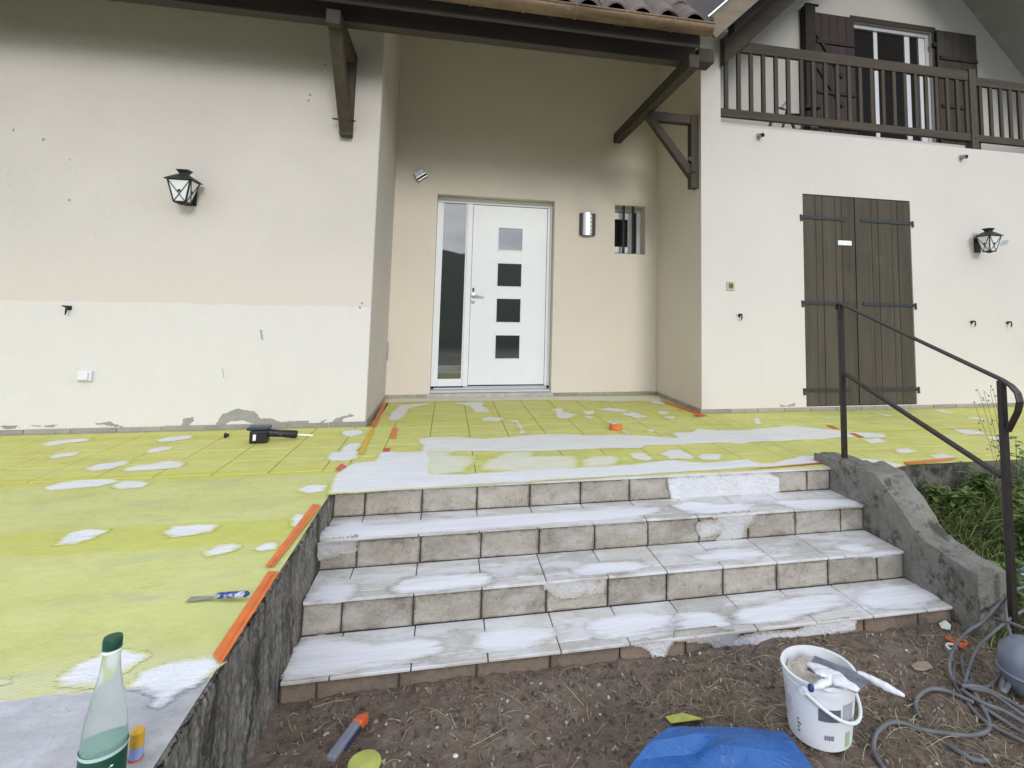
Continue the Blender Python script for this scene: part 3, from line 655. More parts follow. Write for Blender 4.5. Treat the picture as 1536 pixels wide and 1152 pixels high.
for p in panes:
    m = MB(); m.box(hx0+.001, hx1-.001, YL+.012, YL+.022, p[2], p[3]); m.build('pane', M['glass'], fd)
    m = MB(); t_ = .011; m.box(hx0-t_, hx1+t_, YL-.006, YL-.0005, p[2]-t_, p[2]); m.box(hx0-t_, hx1+t_, YL-.006, YL-.0005, p[3], p[3]+t_); m.box(hx0-t_, hx0, YL-.006, YL-.0005, p[2], p[3]); m.box(hx1, hx1+t_, YL-.006, YL-.0005, p[2], p[3]); m.build('pane_frame', M['pvc'], fd, bevel=.002)
h = at(710, 443.5, 'y', YL); m = MB(); m.tube([h+Vector((0, 0, 0)), h+Vector((0, -.045, 0))], .010, 10); m.tube([h+Vector((0, -.045, 0)), h+Vector((.02, -.052, 0)), h+Vector((.115, -.05, -.004))], .0085, 10); m.lathe([(.024, 0), (.024, .008), (.015, .01)], h, 18, (0, -1, 0)); m.build('door_handle', M['steel'], fd, smooth=True)
m = MB(); m.lathe([(.022, 0), (.022, .007), (.010, .009)], h+Vector((-.002, 0, -.065)), 18, (0, -1, 0)); m.box(h.x-.008, h.x+.004, YL-.011, YL-.009, h.z-.075, h.z-.055); m.build('lock_rose', M['steel_dull'], fd)
m = MB(); m.box(h.x-.012, h.x+.008, YL-.012, YL, h.z+.045, h.z+.085); m.build('door_bell_lock', M['plastic_black'], fd, bevel=.004)
m = MB(); m.box(DX0+.001, DX1-.001, D+.03, YF+.08, .045, .066); m.box(DX0+.03, DX1-.03, YF-.035, YF-.002, .068, .084); m.box(lx0-.05, lx1+.03, YF-.02, YF+.03, .086, .0945); m.build('threshold', M['pvc_up'], fd, bevel=.003)
m = MB(); m.box(DX0-.012, DX1+.012, D-.016, D+.12, .0, .043); st = m.build('door_step', M['sill'], fd, bevel=.004)
# ---- small barred window beside the door
yw = D+.165; x0, x1, z0, z1 = WN
m = MB(); t_ = .045; m.box(x0, x0+t_*.4, yw, yw+.05, z0, z1); m.box(x1-.05, x1, yw, yw+.05, z0, z1); m.box(x0+t_*.4, x1-.05, yw, yw+.05, z1-.05, z1); m.box(x0+t_*.4, x1-.05, yw, yw+.05, z0, z0+.03)
wn = m.build('window', M['pvc'], house, bevel=.004)
m = MB(); c0, c1 = x0+.02, x1-.10; m.box(c0, c0+.02, yw-.012, yw+.03, z0+.032, z1-.06); m.box(c1-.06, c1, yw-.012, yw+.03, z0+.032, z1-.06); m.box(c0+.02, c1-.06, yw-.012, yw+.03, z1-.14, z1-.06); m.box(c0+.02, c1-.06, yw-.012, yw+.03, z0+.032, z0+.10); m.build('sash', M['pvc'], wn, bevel=.004)
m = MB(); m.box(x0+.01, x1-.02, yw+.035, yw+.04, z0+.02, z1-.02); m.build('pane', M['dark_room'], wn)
for px in (935.2, 949.3):
    xx = at(px, 345, 'y', D+.06).x; m = MB(); m.tube([(xx, D+.06, z0), (xx, D+.06, z1)], .0165, 10); m.build('window_bar', M['iron'], wn, smooth=True)
m = MB(); m.box(x0, x1, D+.002, yw, z0, z0+.006); m.build('sill', M['sill'], wn)
# ---- ground-floor shutters: two leaves of vertical planks
def leaf_planks(xa, xb, ws, mat, y, z0, z1, name):
    tot = sum(ws); x = xa; base = None
    m = MB(); m.box(xa+.002, xb-.002, y+.016, y+.03, z0, z1); base = m.build(name, M['soffit'], house)
    for w in ws:
        w_ = (xb-xa)*w/tot; m = MB(); dy = random.uniform(-.0015, .0015); m.box(x+.0022, x+w_-.0022, y+dy, y+.015, z0+random.uniform(0, .003), z1-random.uniform(0, .003)); m.build('plank', mat, base, bevel=.003); x += w_
    return base
XM = at(1284, 450, 'y', D2+.02).x; ysh = D2+.008
def strap(base, xa, xb, z, side):
    m = MB(); m.bar((xa, ysh-.006, z), (xb, ysh-.006, z-.004), .010, .034, up=(0, 0, 1))
    xe = xa if side < 0 else xb
    m.lathe([(.012, -.02), (.012, .02)], (xe+side*.012, ysh-.008, z), 10); m.box(xe+side*.008 - .012, xe+side*.008+.012, ysh-.02, D2-.0, z-.045, z-.02)
    for k in range(3): m.lathe([(.007, 0), (.004, .004)], (xa+(xb-xa)*(.15+.35*k), ysh-.011, z-.002), 8, (0, -1, 0))
    m.build('strap_hinge', M['hinge'], base, bevel=.0015)
sL = leaf_planks(SX0+.006, XM-.003, (62, 34, 64, 32, 66), M['shutter'], ysh, SZ0+.004, SZ1-.006, 'shutter')
sR = leaf_planks(XM+.003, SX1-.006, (76, 30, 64, 28, 60), M['shutter'], ysh, SZ0+.004, SZ1-.006, 'shutter')
for py in (327, 454.5, 585):
    z = at(1240, py, 'y', D2).z; strap(sL, SX0-.012, XM-.11, z, -1); strap(sR, XM+.07, SX1+.012, z, 1)
a, b = at(1256.5, 360.5, 'y', ysh), at(1277, 368.5, 'y', ysh); m = MB(); m.box(a.x, b.x, ysh-.006, ysh-.0015, b.z, a.z); npl = m.build('name_plate', M['lamp_glass'], sL, bevel=.001)
for px, py in ((1261, 398), (1274, 399), (1297, 400), (1310, 401)):
    c = at(px, py, 'y', ysh); m = MB(); m.lathe([(.008, 0), (.006, .003)], c, 8, (0, -1, 0)); m.build('bolt', M['iron'], sL if px < 1285 else sR)
# ---- skirting tiles along the walls
def skirt(a0, a1, fixed, ax, off):
    x = a0
    while x < a1-.03:
        e = min(a1, x+TILE); m = MB(); h = .036+random.uniform(-.002, .002)
        if ax == 'x': m.box(x+.003, e-.003, fixed-.010, fixed+.002, .0015, h)
        else: m.box(fixed-.002+off, fixed+.010+off, x+.003, e-.003, .0015, h)
        m.build('skirting_tile', M['skirting'], house, bevel=.0015); x = e
skirt(-3.1, -.0, 0, 'x', 0); skirt(WX+.004, 7.0, D2, 'x', 0); skirt(.012, DX0-.02, D, 'x', 0); skirt(DX1+.02, WX-.014, D, 'x', 0)
skirt(0, D, 0.0, 'y', 0); skirt(D2, D, WX-.008, 'y', 0)
# ---- balcony: railing
RY = D2+.03
zt0, zt1 = at(1200, 80, 'y', RY).z, at(1200, 97, 'y', RY).z
PXX = at(1456.5, 150, 'y', RY).x
m = MB(); m.box(3.14, PXX-.045, RY-.022, RY+.022, 3.545, 3.655); rail = m.build('balcony_railing', M['rail_x'], house, bevel=.005)
m = MB(); m.box(3.14, PXX-.045, RY-.022, RY+.022, 2.862, 2.945); m.build('bottom_rail', M['rail_x'], rail, bevel=.005)
m = MB(); m.box(PXX-.044, PXX+.044, RY-.035, RY+.04, ZB, 3.68); m.build('post', M['rail_z'], rail, bevel=.005)
for i in range(4):
    m = MB(); m.lathe([(.008, 0), (.005, .005)], (PXX, RY-.035, (3.60, 3.20, 3.04, 2.89)[i]), 8, (0, -1, 0)); m.build('bolt', M['iron'], rail)
m = MB(); m.box(PXX+.045, 9.6, RY-.022, RY+.022, 3.50, 3.60); m.build('top_rail', M['rail_x'], rail, bevel=.005)
m = MB(); m.box(PXX+.045, 9.6, RY-.022, RY+.022, 2.862, 2.94); m.build('bottom_rail', M['rail_x'], rail, bevel=.005)
bal = MB(); bal.box(-.021, .021, -.014, .014, -.305, .305); balm = bal.mesh('baluster', M['rail_z'])
xs_b = [at(px, 140, 'y', RY).x for px in (1089, 1108, 1126.5, 1145, 1164, 1182.5, 1202, 1220, 1238, 1256, 1273.5, 1290, 1307, 1324, 1340.5, 1357, 1373, 1389, 1404, 1420, 1435, 1449)] + [at(px, 170, 'y', RY).x for px in (1471, 1486, 1501, 1515, 1529)]
xs_b += [xs_b[-1]+.125*k for k in range(1, 6)]
for x in xs_b:
    o = link('baluster', balm, rail, Vector((x, RY+random.uniform(-.002, .002), 3.247 if x < PXX else 3.225)) - Vector(house.location)); o.scale = (1, 1, .985 if x < PXX else .93)
    b_ = o.modifiers.new('bevel', 'BEVEL'); b_.width = .003
m = MB(); m.box(3.14, PXX-.05, RY+.05, RY+.09, ZB, ZB+.06); m.build('balcony_kerb', M['wall_right'], house)
# ---- balcony french window and shutters
m = MB(); t_ = .06; yy = YB+.05
m.box(FX0, FX0+t_, yy, yy+.06, ZB+.02, FZ-t_); m.box(FX1-t_, FX1, yy, yy+.06, ZB+.02, FZ-t_); m.box(FX0, FX1, yy, yy+.06, FZ-t_, FZ); m.box(FX0+t_, FX1-t_, yy, yy+.06, ZB+.02, ZB+.07)
fwn = m.build('french_window', M['pvc_up'], house, bevel=.006)
xo = at(1318, 160, 'y', yy).x; xo2 = at(1352, 160, 'y', yy).x
m = MB(); w = .08
m.box(xo-.03, xo+.03, yy+.02, yy+.06, ZB+.071, FZ-.07); m.box(FX1-t_-.32, FX1-t_-.24, yy+.02, yy+.07, ZB+.071, FZ-.07); m.box(FX1-t_-.10, FX1-t_-.001, yy+.01, yy+.07, ZB+.071, FZ-.07); m.build('sash', M['pvc'], fwn, bevel=.004)
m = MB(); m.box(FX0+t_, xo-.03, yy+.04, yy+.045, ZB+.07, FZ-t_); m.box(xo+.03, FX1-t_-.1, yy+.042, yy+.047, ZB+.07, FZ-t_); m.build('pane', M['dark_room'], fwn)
wl = at(1394, 60, 'y', YB); m = MB(); m.box(FX0, FX1+.0, YB-.012, YB+.03, FZ+.001, FZ+.075); m.box(FX1+.001, FX1+.06, YB-.012, YB+.03, ZB, FZ+.075); m.build('window_surround', M['rail_x'], fwn, bevel=.004)
def up_shutter(xa, xb, z1, mat, y, ang, hinge_x, brace):
    me = MB(); me.box(xa+.004, xb-.004, y+.02, y+.032, ZB+.03, z1-.002); base = me.build('balcony_shutter', M['soffit'], house); n = 5
    for i in range(n):
        q = MB(); q.box(xa+(xb-xa)*i/n+.0015, xa+(xb-xa)*(i+1)/n-.0015, y+random.uniform(-.001, .001), y+.018, ZB+.03, z1); q.build('plank', mat, base, bevel=.003)
    for zz_ in (z1-.42, ZB+.55, ZB+1.0):
        q = MB(); q.box(xa+.03, xb-.01, y-.022, y-.002, zz_, zz_+.045); q.build('batten', M['soffit'], base, bevel=.003)
    if brace:
        for za, zb in ((z1-.30, z1-.85), (ZB+1.35, ZB+.85)):
            q = MB(); q.bar((xa+.04, y-.014, za), (xb-.20, y-.014, zb), .018, .05, up=(0, 0, 1)); q.build('brace', M['soffit'], base, bevel=.002)
    return base
aL = at(1219, 16, 'y', YB-.05); up_shutter(aL.x, FX0+.01, aL.z-.02, M['shutter_up'], YB-.06, 0, 0, True)
q = MB(); e = at(1207, 13, 'y', YB-.1); q.box(e.x-.005, aL.x-.01, YB-.12, YB-.02, ZB+.03, aL.z+.03); q.box(e.x, aL.x+.04, YB-.13, YB-.09, aL.z+.03, aL.z+.05); q.build('balcony_shutter', M['soffit'], house, bevel=.004)
aR, bR = at(1404, 45, 'y', YB-.05), at(1463, 56, 'y', YB-.05); up_shutter(aR.x, bR.x, aR.z, M['shutter_up2'], YB-.06, 0, 0, False)
q = MB(); c = at(1401, 68, 'y', YB-.02); q.box(c.x-.03, c.x+.03, YB-.05, YB-.001, c.z-.03, c.z+.03); q.build('shutter_pin', M['iron'], house)
# small vent at the recess corner
v0, v1 = at(577, 515, 'x', 0.0), at(580, 540, 'x', 0)
m = MB(); m.box(0, .012, D-.06, D-.02, v1.z, v0.z); vt = m.build('vent_cover', M['steel_dull'], house, bevel=.003)

# ------------------------------------------------------------------ things on the walls
def lantern(cx, cy, ztop, zbot, label):
    root = empty('wall_lantern', (cx, cy+.14, (ztop+zbot)/2), label, 'lantern', 'wall lanterns'); h = ztop-zbot
    zt = zbot+h*.68; zb = zbot+h*.07; st, sb = .074, .038; rot = .05
    def sq(s, z): return [Vector((cx+a*s, cy+b*s, z)) for a, b in ((-1, -1), (1, -1), (1, 1), (-1, 1))]
    A, B = sq(st, zt), sq(sb, zb)
    m = MB()
    for i in range(4):
        m.tube([B[i], A[i]], .0065, 6); m.tube([A[i], A[(i+1) % 4]], .007, 6); m.tube([B[i], B[(i+1) % 4]], .007, 6)
    m.build('frame', M['iron'], root)
    for i in range(4):
        a, b, c, d = B[i], B[(i+1) % 4], A[(i+1) % 4], A[i]; ctr = (a+b+c+d)/4; ins = lambda p: p+(ctr-p)*.03
        g = MB(); n_ = (b-a).cross(d-a).normalized(); g.prism([ins(a), ins(b), ins(c), ins(d)], n_*.003); g.build('pane', M['glass_lantern'], root)
        w = MB(); o_ = (Vector((ctr.x-cx, ctr.y-cy, 0))).normalized()*.005; w.tube([a+o_, c+o_], .0035, 5); w.tube([b+o_, d+o_], .0035, 5); w.lathe([(.0, -.004), (.011, 0), (.0, .004)], ctr+o_, 8, tuple(o_)); w.build('cross_wire', M['iron'], root)
    m = MB(); e = sq(st*1.30, zt+.001); e2 = sq(st*1.0, zt+.018); t1 = sq(.034, zbot+h*.86); 
    m.add(e+e2+t1, [(0,1,5,4),(1,2,6,5),(2,3,7,6),(3,0,4,7),(4,5,9,8),(5,6,10,9),(6,7,11,10),(7,4,8,11),(3,2,1,0),(8,9,10,11)]); m.build('roof', M['hinge'], root)
    m = MB(); c1 = sq(.026, zbot+h*.86); c2 = sq(.026, zbot+h*.90); c3 = sq(.042, ztop); m.add(c1+c2+c3, [(i, (i+1) % 4, 4+(i+1) % 4, 4+i) for i in range(4)] + [(4+i, 4+(i+1) % 4, 8+(i+1) % 4, 8+i) for i in range(4)] + [(8, 9, 10, 11)]); m.build('chimney', M['iron'], root)
    m = MB(); m.lathe([(.036, zb), (.026, zb-.014), (.0, zb-.02)], (cx, cy, 0), 12); m.build('base_cap', M['iron'], root, smooth=True)
    m = MB(); m.lathe([(.014, zb), (.016, zb+.05), (.011, zb+.06), (.026, zb+.085), (.018, zb+.12), (0, zb+.125)], (cx, cy, 0), 14); m.build('bulb', M['lamp_glass'], root, smooth=True)
    m = MB(); m.box(cx-.02, cx+.02, cy+.05, cy+.142, zt-.05, zt-.02); m.box(cx-.04, cx+.04, cy+.13, cy+.141, zb, zt); m.build('wall_bracket', M['iron'], root)
lantern(-1.335, -.14, 1.905, 1.648, 'black iron wall lantern with bright panes on the left wall')
lr = at(1482, 362, 'y', D2-.13); lantern(lr.x, D2-.14, lr.z+.135, lr.z-.125, 'black iron wall lantern on the right wall beside the shutters')
# steel wall lamp beside the door
c = at(880.5, 337, 'y', D); wl = empty('wall_lamp', (c.x, D, c.z), 'steel and black slotted wall lamp between door and small window', 'lamp')
m = MB(); m.box(c.x-.088, c.x+.088, D-.045, D, c.z-.125, c.z+.125); m.build('back_box', M['iron'], wl, bevel=.006)
def arc(m, x0, x1, z0, z1, bulge=.028):
    n = 10; vs = []; fs = []
    for i in range(n+1):
        k = i/n; x = x0+(x1-x0)*k; u_ = (x-(c.x-.058))/.116*2-1; y = D-.046-bulge*math.sqrt(max(0, 1-u_*u_*.8))
        vs += [(x, y, z0), (x, y, z1), (x, y+.012, z0), (x, y+.012, z1)]
    for i in range(n): a_ = i*4; fs += [(a_, a_+4, a_+5, a_+1), (a_+2, a_+3, a_+7, a_+6), (a_+1, a_+5, a_+7, a_+3), (a_, a_+2, a_+6, a_+4)]
    m.add(vs, fs)
m = MB(); arc(m, c.x-.058, c.x+.018, c.z-.128, c.z+.128); 
for k in range(6): z = c.z-.128+.256*k/5.5; arc(m, c.x+.018, c.x+.045, z, z+.022)
m.build('shield', M['steel'], wl, smooth=True)
m = MB(); arc(m, c.x+.005, c.x+.043, c.z-.10, c.z+.10, .018); m.build('diffuser', M['lamp_glass'], wl, smooth=True)
# small tilted spot
c = at(630.5, 262, 'y', D-.03); sl = empty('wall_spot', (c.x, D, c.z), 'small tilted chrome spot light above left of the front door', 'lamp')
def tbox(m, c, hx, hy, hz, rot):
    q = Matrix.Rotation(rot, 3, 'Y'); v = [c + q @ Vector((a*hx, b*hy, d*hz)) for a in (-1, 1) for b in (-1, 1) for d in (-1, 1)]
    m.add(v, [(0, 1, 3, 2), (4, 6, 7, 5), (0, 4, 5, 1), (2, 3, 7, 6), (0, 2, 6, 4), (1, 5, 7, 3)])
up_ = Matrix.Rotation(-.62, 3, 'Y') @ Vector((0, 0, 1))
m = MB(); tbox(m, c+up_*.018, .055, .03, .026, -.62); m.build('body', M['steel_dull'], sl, bevel=.004)
m = MB(); tbox(m, c-up_*.016, .060, .034, .006, -.62); m.build('rim', M['steel'], sl, bevel=.002)
m = MB(); tbox(m, c-up_*.034, .050, .028, .010, -.62); m.build('lens', M['iron'], sl, bevel=.002)
m = MB(); tbox(m, c-up_*.049, .056, .032, .005, -.62); m.build('lower_rim', M['steel'], sl, bevel=.002)
# sockets, bell
c = at(129.5, 563.5, 'y', 0); so_ = empty('outdoor_socket', (c.x, 0, c.z), 'white outdoor socket with flap low on the left wall', 'socket')
m = MB(); m.box(c.x-.045, c.x+.045, -.03, 0, c.z-.037, c.z+.037); m.build('box', M['plastic_white'], so_, bevel=.006); m = MB(); m.box(c.x-.034, c.x+.03, -.046, -.031, c.z-.027, c.z+.027); m.build('flap', M['plastic_white'], so_, bevel=.005)
c = at(1095.5, 429, 'y', D2); db = empty('door_bell', (c.x, D2, c.z), 'small square beige bell push on the right wall near the recess corner', 'bell push')
M['beige'] = plain('beige_plastic', (.50, .46, .33), .5); M['olive'] = plain('olive_plastic', (.13, .15, .05), .5)
m = MB(); m.box(c.x-.04, c.x+.04, D2-.012, D2, c.z-.042, c.z+.042); m.build('plate', M['beige'], db, bevel=.003)
m = MB(); m.box(c.x-.022, c.x+.022, D2-.02, D2-.0125, c.z-.022, c.z+.026); m.build('button', M['olive'], db, bevel=.003)
m = MB(); m.lathe([(.008, 0), (.008, .004)], (c.x+.005, D2-.02, c.z), 8, (0, -1, 0)); m.build('button_dot', M['iron'], db)
# hooks
def hook(px, py, y, label, left=True):
    c = at(px, py, 'y', y); r = empty('wall_hook', (c.x, y, c.z), label, 'hook', 'black wall hooks'); m = MB(); s = -1 if left else 1
    m.box(c.x-.012, c.x+.012, y-.006, y, c.z-.01, c.z+.02); m.build('plate', M['iron'], r)
    m = MB(); m.tube([(c.x, y-.004, c.z+.012), (c.x+.004, y-.04, c.z+.014), (c.x+s*-.004, y-.045, c.z-.01), (c.x+s*.004, y-.040, c.z-.045)], [.009, .009, .008, .003], 8); m.tube([(c.x+s*.03, y-.038, c.z+.02), (c.x, y-.042, c.z+.016)], [.004, .008], 6); m.build('prong', M['iron'], r, smooth=True)
hook(105, 463, 0, 'black iron shutter hook high on the left wall above the socket'); hook(1109, 474, D2, 'black iron hook just below the bell push')
hook(1457, 484, D2, 'black iron hook right of the brown shutters, the nearer of two'); hook(1511, 485, D2, 'black iron hook under the right lantern, farthest right')
# balcony drain spouts
for px, py, lb in ((1138, 204, 'stubby grey drain spout below the balcony near the recess corner'), (1441, 236, 'stubby grey drain spout below the balcony railing post')):
    c = at(px, py, 'y', D2); r = empty('drain_spout', (c.x, D2, c.z), lb, 'drain spout', 'balcony drain spouts'); m = MB(); m.tube([(c.x, D2+.01, c.z), (c.x+.004, D2-.07, c.z-.01)], .021, 12, cap=False); m.tube([(c.x+.004, D2-.07, c.z-.01), (c.x, D2+.01, c.z)], .016, 12, cap=False); m.build('pipe', M['steel_dull'], r, smooth=True); m = MB(); m.lathe([(.03, 0), (.03, .008)], (c.x, D2, c.z), 12, (0, -1, 0)); m.build('collar', M['sill'], r)
# spread layers on the walls (bare render where the paint has flaked, a repair smear)
G6 = lambda pts: zm(0, 420, 2.743, pts)
flakes = [[(0,600),(75,598),(60,610),(20,612)], [(120,598),(180,600),(235,595),(225,606),(150,603)], [(395,590),(450,583),(505,605),(460,600),(400,595)], [(750,602),(755,570),(800,563),(795,580),(775,602)],
          [(885,594),(915,555),(975,530),(1045,540),(1070,570),(1120,570),(1150,585),(1275,578),(1270,599),(1100,596),(1050,594),(1000,577),(950,580),(915,599)], [(1310,590),(1340,570),(1350,575),(1320,594)], [(1360,592),(1380,570),(1440,552),(1460,558),(1410,570),(1400,590)], [(1070,205),(1078,205),(1083,243),(1076,243)], [(912,360),(920,365),(924,405),(918,400)]]
for f in flakes: spread('bare_patch', G6(f), 'y', 0, M['bare_render'], house, .0015, .006, .012, -1)
spread('bare_patch', zm(986, 400, 2.793, [(510,577),(540,582),(575,572),(580,584),(520,588)]), 'y', D2, M['bare_render'], house, .0015, .006, .012, -1)
for px, py in ((465,142),(488,97),(463,151),(20,195),(104,240),(65,209),(543,455),(540,461),(104,300)): spread('bare_patch', [(px-1.2,py-1.2),(px+1.2,py-1.2),(px+1.3,py+1.5),(px-1,py+1.5)], 'y', 0, M['bare_render'], house, .0015, .003, .006, -1)
spread('repair_smear', [(1499, 367), (1504, 361), (1513, 360), (1511, 366), (1502, 369)], 'y', D2, M['smear'], house, .0015, .006, .01, -1)

# ------------------------------------------------------------------ filler on the floor
ZF = 0.0
def fl(pts, mat='filler_floor', z=.0003, lift=.0014):
    c_ = sum((at(x, y, 'z', 0) for x, y in pts), Vector())/len(pts)
    if c_.y < -1.22 and c_.x < XS0-.02 and mat == 'filler': mat, z = 'filler_c', -.0032
    return spread('filler_patch', pts, 'z', z, M[mat], slab, lift)
Lw = 'filler'
for pts in ([(62,667),(84,660.6),(127,657.7),(133,660.6),(106,664),(73,668.6)], [(71,686),(90,680),(120,678),(112,683),(80,688)], [(235,661),(255,655),(288,653),(289,657),(262,661),(240,663)],
            [(222,676),(235,671),(258,670),(250,675),(225,679)], [(129,702.5),(150,696),(190,692),(191,696),(165,703),(140,705)], [(186,704),(210,697),(255,692),(276,695),(265,701),(225,705),(190,707)],
            [(71,732),(90,724),(130,719),(170,719),(175,723),(150,729),(100,733),(75,735)], [(169,728),(185,722),(215,721),(224,724),(210,731),(180,733)], [(86,814),(105,800),(135,794),(157,797),(140,807),(110,815),(88,817)],
            [(244,800),(265,790),(300,788),(323,790),(318,797),(290,802),(262,805)], [(310,828),(325,820),(350,817),(357,821),(340,829),(315,833)], [(386,823),(395,816),(412,813),(410,823),(392,827)],
            [(93,1019),(125.6,996),(154,981),(182.5,979),(216.5,983),(211,990),(187,1005),(147.5,1027),(115,1028),(95,1027)],
            [(200,1029),(217.5,1008),(248,998.5),(279,990),(318,986),(326,996),(307,1014),(296,1027),(274.5,1037),(257,1044),(239.5,1055),(231,1040),(217.5,1029)], [(-20,1022),(12,1023),(-20,1032)],
            [(447,737),(451,731),(470,727.5),(489,728.5),(482,736),(466,740)], [(491,685),(497,679.6),(512,677.5),(516,671),(526,665),(540,665),(534,677.5),(535,687),(520,691),(497,691)], [(513,648),(520,646),(540,644.6),(545,650),(526,655),(516,652.5)],
            [(438,781),(446,771.6),(456,773),(457.5,781),(448,791),(440.6,788.5)]):
    fl(pts, Lw)
# long strip in front of the door, front band along the top step, thin washes between
fl([(627,659),(653,655.5),(695,656),(728,659),(780,654),(825,651),(860,652),(899,653.5),(940,652.5),(977,654.5),(1022,658),(1006,648.6),(1040,648.6),(1047,642.7),(1075,646),(1116,645.7),(1160,641),(1186,638),(1233,643.5),(1265,647),(1326,650.6),(1328,656),(1262,656),(1236,658.5),(1186,660.6),(1122,663.5),(1114,665),(1075,664),(1045,665),(1016,666.6),(967,668),(962,672),(890,673),(793,677),(734,676.5),(672,677),(633,677),(636,668)])
fl([(494.5,740),(501,722),(510,706),(532,694),(562,693),(574,677),(600,679),(640,677),(646,690),(642,712),(700,712),(760,707),(868,702),(920,699),(958,696),(1008,690.6),(1055,695.5),(1104,691.6),(1122,689.6),(1137,695.5),(1160,695.5),(1201,684.6),(1251,684),(1253,693.5)], 'filler')
fl([(640,678),(672,679),(677,683),(711,686),(706,692),(692,707),(645,713),(640,700)], 'filler_wash', .0002)
fl([(725,704),(735,690),(760,680),(795,678),(800,685),(835,684),(862,686),(863,701),(790,708)], 'filler_wash', .0002)
fl([(876,701),(879,690),(890,684),(920,684),(924,688),(919,698)], 'filler_wash', .0002)
fl([(577,600),(600,596),(700,595.5),(800,595),(900,594.5),(985,594),(993,601),(930,602),(830,600),(760,600.5),(640,602),(578,604)], 'filler_wash', .0002)
for pts in ([(946,681),(965,680),(980,688),(970,691),(950,687)], [(992,681),(1005,675),(1018,674),(1042,686),(1035,688),(1005,688)], [(1046,685),(1055,681),(1078,682),(1081,690),(1060,690)],
            [(583,630),(588,618),(600,608),(645,604),(640,607),(612,613),(606,624),(596,631)], [(680,604),(725,603),(724,609),(736,617),(714,618),(705,609),(690,606)], [(722,628),(735,625),(757,628),(745,632),(725,631)],
            [(828,614),(843,612),(846,619),(866,622),(850,628),(836,626),(834,618)], [(875,617),(890,616),(892,621),(878,622)], [(876,624),(893,625),(885,629)], [(898,613),(915,611.5),(940,615),(938,618),(905,616)],
            [(932,620),(950,618.5),(973,625),(955,627),(940,623)], [(970,600),(980,599.5),(997,604),(995,607),(980,605)], [(985,617),(1000,616.5),(1004,621),(990,621)], [(995,626),(1010,625),(1012,629)], [(906,633),(918,631),(918,634)], [(970,644),(980,645),(978,648)],
            [(757,630.5),(776,630),(780,637),(786,647),(790,650),(777,650),(782,647),(774,633)], [(933,644),(938,646),(944,651),(936,648)],
            [(1430,645),(1451,644.5),(1484,650),(1451,652)], [(1480,656),(1500,655.5),(1520,661),(1501,663)], [(1344,673),(1362,672.5),(1375,677.5),(1358,680),(1345,678)], [(1394,683),(1415,681),(1432,686),(1405,688)], [(1294,660),(1318,658),(1330,663),(1308,665.5)],
            [(1253,690),(1270,686),(1320,690),(1352,697),(1330,703),(1290,696)], [(1220,621),(1240,626),(1253,629.5),(1238,627)], [(1312,620),(1330,622),(1345,625),(1328,624)], [(1400,614),(1418,616),(1432,620),(1412,618)], [(1450,625),(1470,627),(1486,630),(1464,629)], [(1130,628),(1138,627),(1142,636),(1134,636)]):
    fl(pts)
# tread and riser filler
def tr(k, ox, oy, s, pts, mat='filler_tread'): spread('filler_patch', zm(ox, oy, s, pts), 'z', -RI*k, M[mat], steps, .0012)
A_ = (400, 660, 2.743); B_ = (860, 660, 2.56)
for pts in ([(228,412),(250,365),(340,345),(420,350),(590,342),(800,327),(1100,307),(1400,285),(1536,275),(1536,322),(1100,350),(620,380),(260,414)],): tr(1, *A_, pts)
for pts in ([(0,285),(150,262),(320,258),(330,275),(240,295),(100,310),(0,318)], [(385,255),(450,235),(550,248),(690,250),(680,270),(560,280),(430,275)], [(780,235),(900,228),(1050,228),(1100,245),(1080,255),(900,265),(820,258)]): tr(1, *B_, pts)
for pts in ([(185,650),(200,600),(290,580),(370,590),(350,630),(300,660)], [(530,605),(570,575),(700,557),(900,555),(910,575),(880,595),(700,615),(560,622)], [(1260,540),(1330,515),(1536,500),(1536,540),(1300,550)]): tr(2, *A_, pts)
for pts in ([(0,500),(100,475),(250,468),(280,485),(220,505),(60,515)], [(450,445),(560,425),(700,425),(720,440),(660,460),(500,465)], [(1010,410),(1060,395),(1150,410),(1150,428),(1080,435)], [(1060,445),(1180,430),(1240,432),(1150,445)]): tr(2, *B_, pts)
for pts in ([(85,985),(110,900),(160,830),(220,812),(300,825),(450,850),(600,820),(690,835),(695,870),(600,900),(400,930),(200,965)], [(870,845),(890,805),(1000,782),(1170,785),(1180,810),(1050,845),(900,862)], [(1330,778),(1400,745),(1536,735),(1536,790),(1370,808)]): tr(3, *A_, pts)
for pts in ([(60,722),(120,690),(260,665),(360,680),(370,705),(280,735),(150,757)], [(400,705),(420,670),(520,660),(580,680),(585,710),(450,737)], [(625,692),(640,648),(760,630),(900,605),(1010,600),(1035,620),(930,655),(800,690),(700,700)], [(1085,605),(1200,560),(1340,570),(1388,597),(1300,640),(1150,642)]): tr(3, *B_, pts)
def rs(k, pts, mat='filler_riser', ox=860, oy=660, s=2.56): spread('filler_patch', zm(ox, oy, s, pts), 'y', -P-TR*k-.004, M[mat], steps, .004, .008, .02, -1)
rs(0, [(365,152),(420,142),(745,126),(790,146),(790,198),(740,212),(600,222),(380,228)])
rs(1, [(545,298),(690,285),(660,330),(640,360),(560,375),(580,330)], 'filler_lilac')
rs(1, [(480,330),(560,315),(600,345),(500,360)], 'filler_lilac')
rs(3, [(235,782),(385,762),(358,805),(345,848),(312,848),(300,805)]); rs(3, [(605,766),(700,745),(850,735),(920,705),(1085,690),(1080,725),(1000,740),(850,772),(760,806),(640,812),(618,792)])
rs(3, [(400,748),(540,735),(620,745),(610,790),(560,800),(545,760)], 'filler_lilac')
rs(1, [(205,440),(230,425),(360,410),(360,440),(280,460),(220,480)], 'filler_lilac', *A_)
